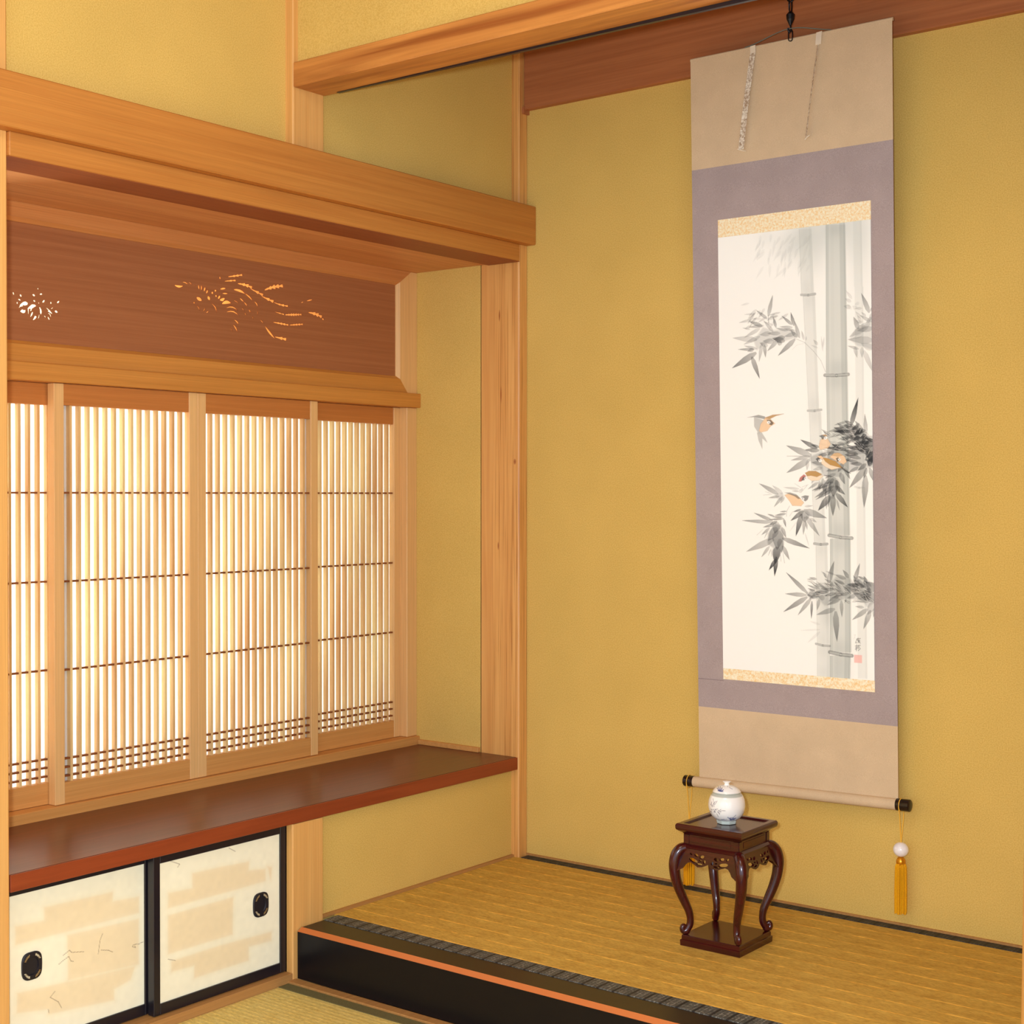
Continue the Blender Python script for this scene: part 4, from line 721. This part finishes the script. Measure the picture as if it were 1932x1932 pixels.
# ---- rosewood stand
SX, SY = .9235, -.395
t = thing('display_stand', (SX, SY, .1297), 'small dark rosewood stand with cabriole legs on the alcove matting', 'stand')
def slab(bm, h0, z0, h1, z1, more=()):
    rings = [(h0, z0), (h1, z1)]+list(more)
    vs = [[bm.verts.new((sx*h, sy_*h, z)) for sx, sy_ in ((-1, -1), (1, -1), (1, 1), (-1, 1))] for h, z in rings]
    for a, b in zip(vs, vs[1:]):
        for k in range(4): bm.faces.new((a[k], a[(k+1) % 4], b[(k+1) % 4], b[k]))
    bm.faces.new(vs[0]); bm.faces.new(vs[-1]); return bm
Z = .1297
bm = slab(bmesh.new(), .080, 0, .0805, .013, [(.0795, .014), (.0775, .015), (.0775, .0235), (.076, .0255)]); mk('base', bm, ROSE, t)
bm = bmesh.new()
slab(bm, .0735, .2655, .0765, .270, [(.083, .2735), (.0875, .277), (.0890, .281), (.0890, .287), (.0875, .2905), (.0860, .2915), (.0745, .2915), (.0735, .2880)])
mk('table_top', bm, ROSE, t)
bm = slab(bmesh.new(), .0735, .2425, .0735, .266); fr = mk('frieze', bm, ROSE, t)
bm = bmesh.new()
for q in range(4):
    tt = bmesh.new(); 
    for a, b in ((-.0735, -.060), (.060, .0735)): box(tt, a, b, -.0752, -.0732, .2435, .2655, .0004)
    box(tt, -.052, .052, -.0745, -.0732, .2480, .2620, .0004)
    bmesh.ops.rotate(tt, verts=tt.verts[:], cent=(0, 0, 0), matrix=Matrix.Rotation(q*math.pi/2, 3, 'Z'))
    me = bpy.data.meshes.new('x'); tt.to_mesh(me); bm.from_mesh(me); bpy.data.meshes.remove(me); tt.free()
mk('panel_trim', bm, ROSE, fr)
bm = slab(bmesh.new(), .0765, .2330, .0810, .2345, [(.0815, .2375), (.0790, .2400), (.0760, .2427)]); mk('waist_moulding', bm, ROSE, t)
# pierced aprons
def apron_mesh():
    cu = bpy.data.curves.new('a', 'CURVE'); cu.dimensions = '2D'; cu.fill_mode = 'BOTH'; cu.extrude = .0028
    def sp(pts):
        s = cu.splines.new('POLY'); s.points.add(len(pts)-1)
        for q, p in zip(s.points, pts): q.co = (p[0], p[1], 0, 1)
        s.use_cyclic_u = True
    low = [(-.082, -.060), (-.066, -.050), (-.060, -.040), (-.054, -.034), (-.046, -.032), (-.036, -.036), (-.026, -.041), (-.014, -.039), (-.006, -.035), (0, -.031)]
    out = [(-.078, 0)]+low+[(-x, y) for x, y in low[::-1][1:]]+[(.078, 0)]
    sp([(x, y*.9) for x, y in out])
    def ell(cx, cy, a, b, rot=0, n=14, cut=None):
        P = []
        for k in range(n):
            th = 2*math.pi*k/n; x, y = a*math.cos(th), b*math.sin(th)
            P.append((cx+x*math.cos(rot)-y*math.sin(rot), cy+x*math.sin(rot)+y*math.cos(rot)))
        sp(P)
    for s in (-1, 1):
        ell(s*.0400, -.0235, .0125, .0042, s*.22); ell(s*.0225, -.0300, .0080, .0022, -s*.08); ell(s*.0345, -.0115, .0062, .0032, s*.3); ell(s*.0190, -.0135, .0064, .0036, -s*.35)
        ell(s*.0490, -.0105, .0040, .0022, s*.6); ell(s*.0105, -.0235, .0036, .0042); ell(s*.0215, -.0220, .0042, .0018, s*.2)
    o_ = bpy.data.objects.new('tmp', cu); C.objects.link(o_)
    dg_ = bpy.context.evaluated_depsgraph_get(); m_ = bpy.data.meshes.new_from_object(o_.evaluated_get(dg_)); bpy.data.objects.remove(o_)
    m_.transform(Matrix(((1, 0, 0, 0), (0, .35, -1, -.0765), (0, 1, 0, .2335), (0, 0, 0, 1)))); m_.materials.clear(); m_.materials.append(ROSE); return m_
am = apron_mesh()
for q in range(4):
    o = bpy.data.objects.new('pierced_apron', am); C.objects.link(o); o.parent = t; o.rotation_euler.z = q*math.pi/2
LP = spline([(.100, 0, .2330), (.1120, 0, .2300), (.1225, 0, .2170), (.1275, 0, .1950), (.1250, 0, .1650), (.1160, 0, .1350), (.1030, 0, .1050), (.0930, 0, .0830), (.0890, 0, .0650), (.0895, 0, .0500), (.0950, 0, .0390), (.0990, 0, .0345)], 5)
lr = [(.0125+.0015*min(1, i/10)) if i < 15 else max(.0085, .0140-.0055*(i-15)/25) for i in range(len(LP))]
for q in range(4):
    bm = bmesh.new(); tube(bm, LP, lr, 16)
    tube(bm, spline([(.0955, 0, .0370), (.1040, 0, .0330), (.1080, 0, .0390), (.1060, 0, .0460), (.1010, 0, .0430)], 5), [.0085-.0035*i/20 for i in range(21)], 12)
    bmesh.ops.create_uvsphere(bm, u_segments=12, v_segments=8, radius=.0085, matrix=Matrix.Translation((.0975, 0, .0335)))
    bmesh.ops.rotate(bm, verts=bm.verts[:], cent=(0, 0, 0), matrix=Matrix.Rotation(math.pi/4+q*math.pi/2, 3, 'Z'))
    autosmooth(mk('leg', bm, ROSEZ, t), 60)

# ---- lidded jar
JZ = Z+.2885
t = thing('lidded_jar', (SX, SY, JZ), 'small round white porcelain jar with lid and blue painted sprigs, on the rosewood stand', 'jar')
phi = math.atan2(-3.47787-SY, 2.65677-SX)
white = np.array(srgb(250, 247, 240)[:3]); blue = np.array(srgb(52, 76, 140)[:3]); dk = np.array(srgb(90, 84, 110)[:3]); greyb = np.array(srgb(176, 184, 172)[:3])
def seg_d(px_, py_, a, b):
    ax, ay = a; bx, by = b; L2 = (bx-ax)**2+(by-ay)**2+1e-9; t_ = np.clip(((px_-ax)*(bx-ax)+(py_-ay)*(by-ay))/L2, 0, 1)
    return np.hypot(px_-ax-t_*(bx-ax), py_-ay-t_*(by-ay))
def jz(y): return .421+(1550.4-(1450+y/8.4))/787-JZ          # decoration heights as measured on the jar
def jar_paint(S_, Zs, lid):
    """S_: arc position across the visible face (-1..1 = silhouette), Zs: height"""
    c = np.tile(white, (len(S_), 1))
    def mixin(a, col): 
        a = np.clip(a, 0, 1)[:, None]; c[:] = c*(1-a)+col*a
    X = S_*.044
    st = lambda x, y: ((x-940)/300*.044, jz(y))
    def stroke(p, q, w, col, a=1): mixin((w/2-seg_d(X, Zs, st(*p), st(*q)))/.0004+.5 if False else np.clip((w/2-seg_d(X, Zs, st(*p), st(*q)))/.0005+.6, 0, 1)*a, col)
    if not lid:
        for p, q in [((670, 665), (800, 640)), ((800, 640), (860, 612)), ((860, 612), (915, 607)), ((740, 650), (760, 600)), ((760, 600), (800, 590)), ((690, 560), (700, 500)), ((700, 570), (730, 520)), ((730, 520), (760, 480)), ((745, 540), (720, 450)), ((750, 530), (785, 470)), ((690, 630), (740, 610)), ((800, 640), (830, 680)), ((780, 670), (805, 720)), ((810, 620), (850, 590))]: stroke(p, q, .0009, dk, .85)
        for p in [(680, 540), (700, 560), (725, 550), (690, 620), (740, 625), (760, 605), (800, 610), (815, 650), (830, 625)]: stroke(p, (p[0]+14, p[1]+10), .0016, dk, .6)
        for p, q, w in [((955, 715), (1000, 755), .002), ((1000, 755), (1080, 740), .0035), ((1030, 740), (1090, 680), .001), ((980, 735), (1040, 725), .002), ((1000, 770), (1060, 760), .003), ((850, 765), (900, 755), .001), ((940, 765), (860, 775), .001)]: stroke(p, q, w, blue, .75)
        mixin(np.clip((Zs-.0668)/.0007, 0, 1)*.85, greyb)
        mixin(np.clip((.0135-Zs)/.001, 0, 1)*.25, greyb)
    else:
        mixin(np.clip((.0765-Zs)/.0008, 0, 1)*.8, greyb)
        for p, q in [((830, 330), (785, 300)), ((835, 328), (805, 285)), ((840, 326), (835, 278)), ((845, 328), (862, 285)), ((850, 330), (885, 305)), ((800, 325), (880, 328))]: stroke(p, q, .0017, blue, .9)
        for p, q in [((980, 275), (1030, 295)), ((945, 262), (955, 270))]: stroke(p, q, .0009, blue, .6)
    return c
def painted_lathe(name, prof, lid, parent, seg=260):
    zs = []; P = [Vector((r, 0, z)) for r, z in prof]; P = spline(P, 7)
    prof2 = [(max(0, p.x), p.z) for p in P]
    bm = bmesh.new(); lathe(bm, prof2, seg); bmesh.ops.recalc_face_normals(bm, faces=bm.faces[:])
    me = bpy.data.meshes.new(name); bm.to_mesh(me); bm.free()
    n = len(me.vertices); co = np.empty(n*3); me.vertices.foreach_get('co', co); co = co.reshape(-1, 3)
    ang = np.arctan2(co[:, 1], co[:, 0])-phi; ang = (ang+math.pi) % (2*math.pi)-math.pi
    s = np.where(np.abs(ang) < math.pi/2, np.hypot(co[:, 0], co[:, 1])/.044*np.sin(ang), 9)
    rgba = np.ones((n, 4), np.float32); rgba[:, :3] = jar_paint(s, co[:, 2], lid)
    at = me.color_attributes.new('paint', 'FLOAT_COLOR', 'POINT'); at.data.foreach_set('color', rgba.ravel())
    for p in me.polygons: p.use_smooth = True
    me.materials.append(JPAINT); o = bpy.data.objects.new(name, me); C.objects.link(o); o.parent = parent; return o
painted_lathe('body', [(.020, .006), (.024, .0085), (.033, .0150), (.0400, .0250), (.0435, .0370), (.0440, .0450), (.0425, .0560), (.0385, .0660), (.0340, .0720), (.0320, .0735), (.030, .0730)], False, t)
painted_lathe('lid', [(.0335, .0738), (.0340, .0750), (.0330, .0768), (.0300, .0810), (.0240, .0860), (.0160, .0895), (.0080, .0908), (.0062, .0925), (.0060, .0950), (.0075, .0975), (.0095, .0990), (.0095, .1003), (.006, .1010), (0, .1012)], True, t)
bm = bmesh.new()
slab_ = [(.0215, 0), (.0235, .001), (.0250, .008), (.0225, .0095)]
lathe(bm, [(0, 0)]+slab_+[(0, .0095)], 8); mk('foot', bm, plain('celadon_foot', srgb(206, 216, 204), .12, coat=.6), t)
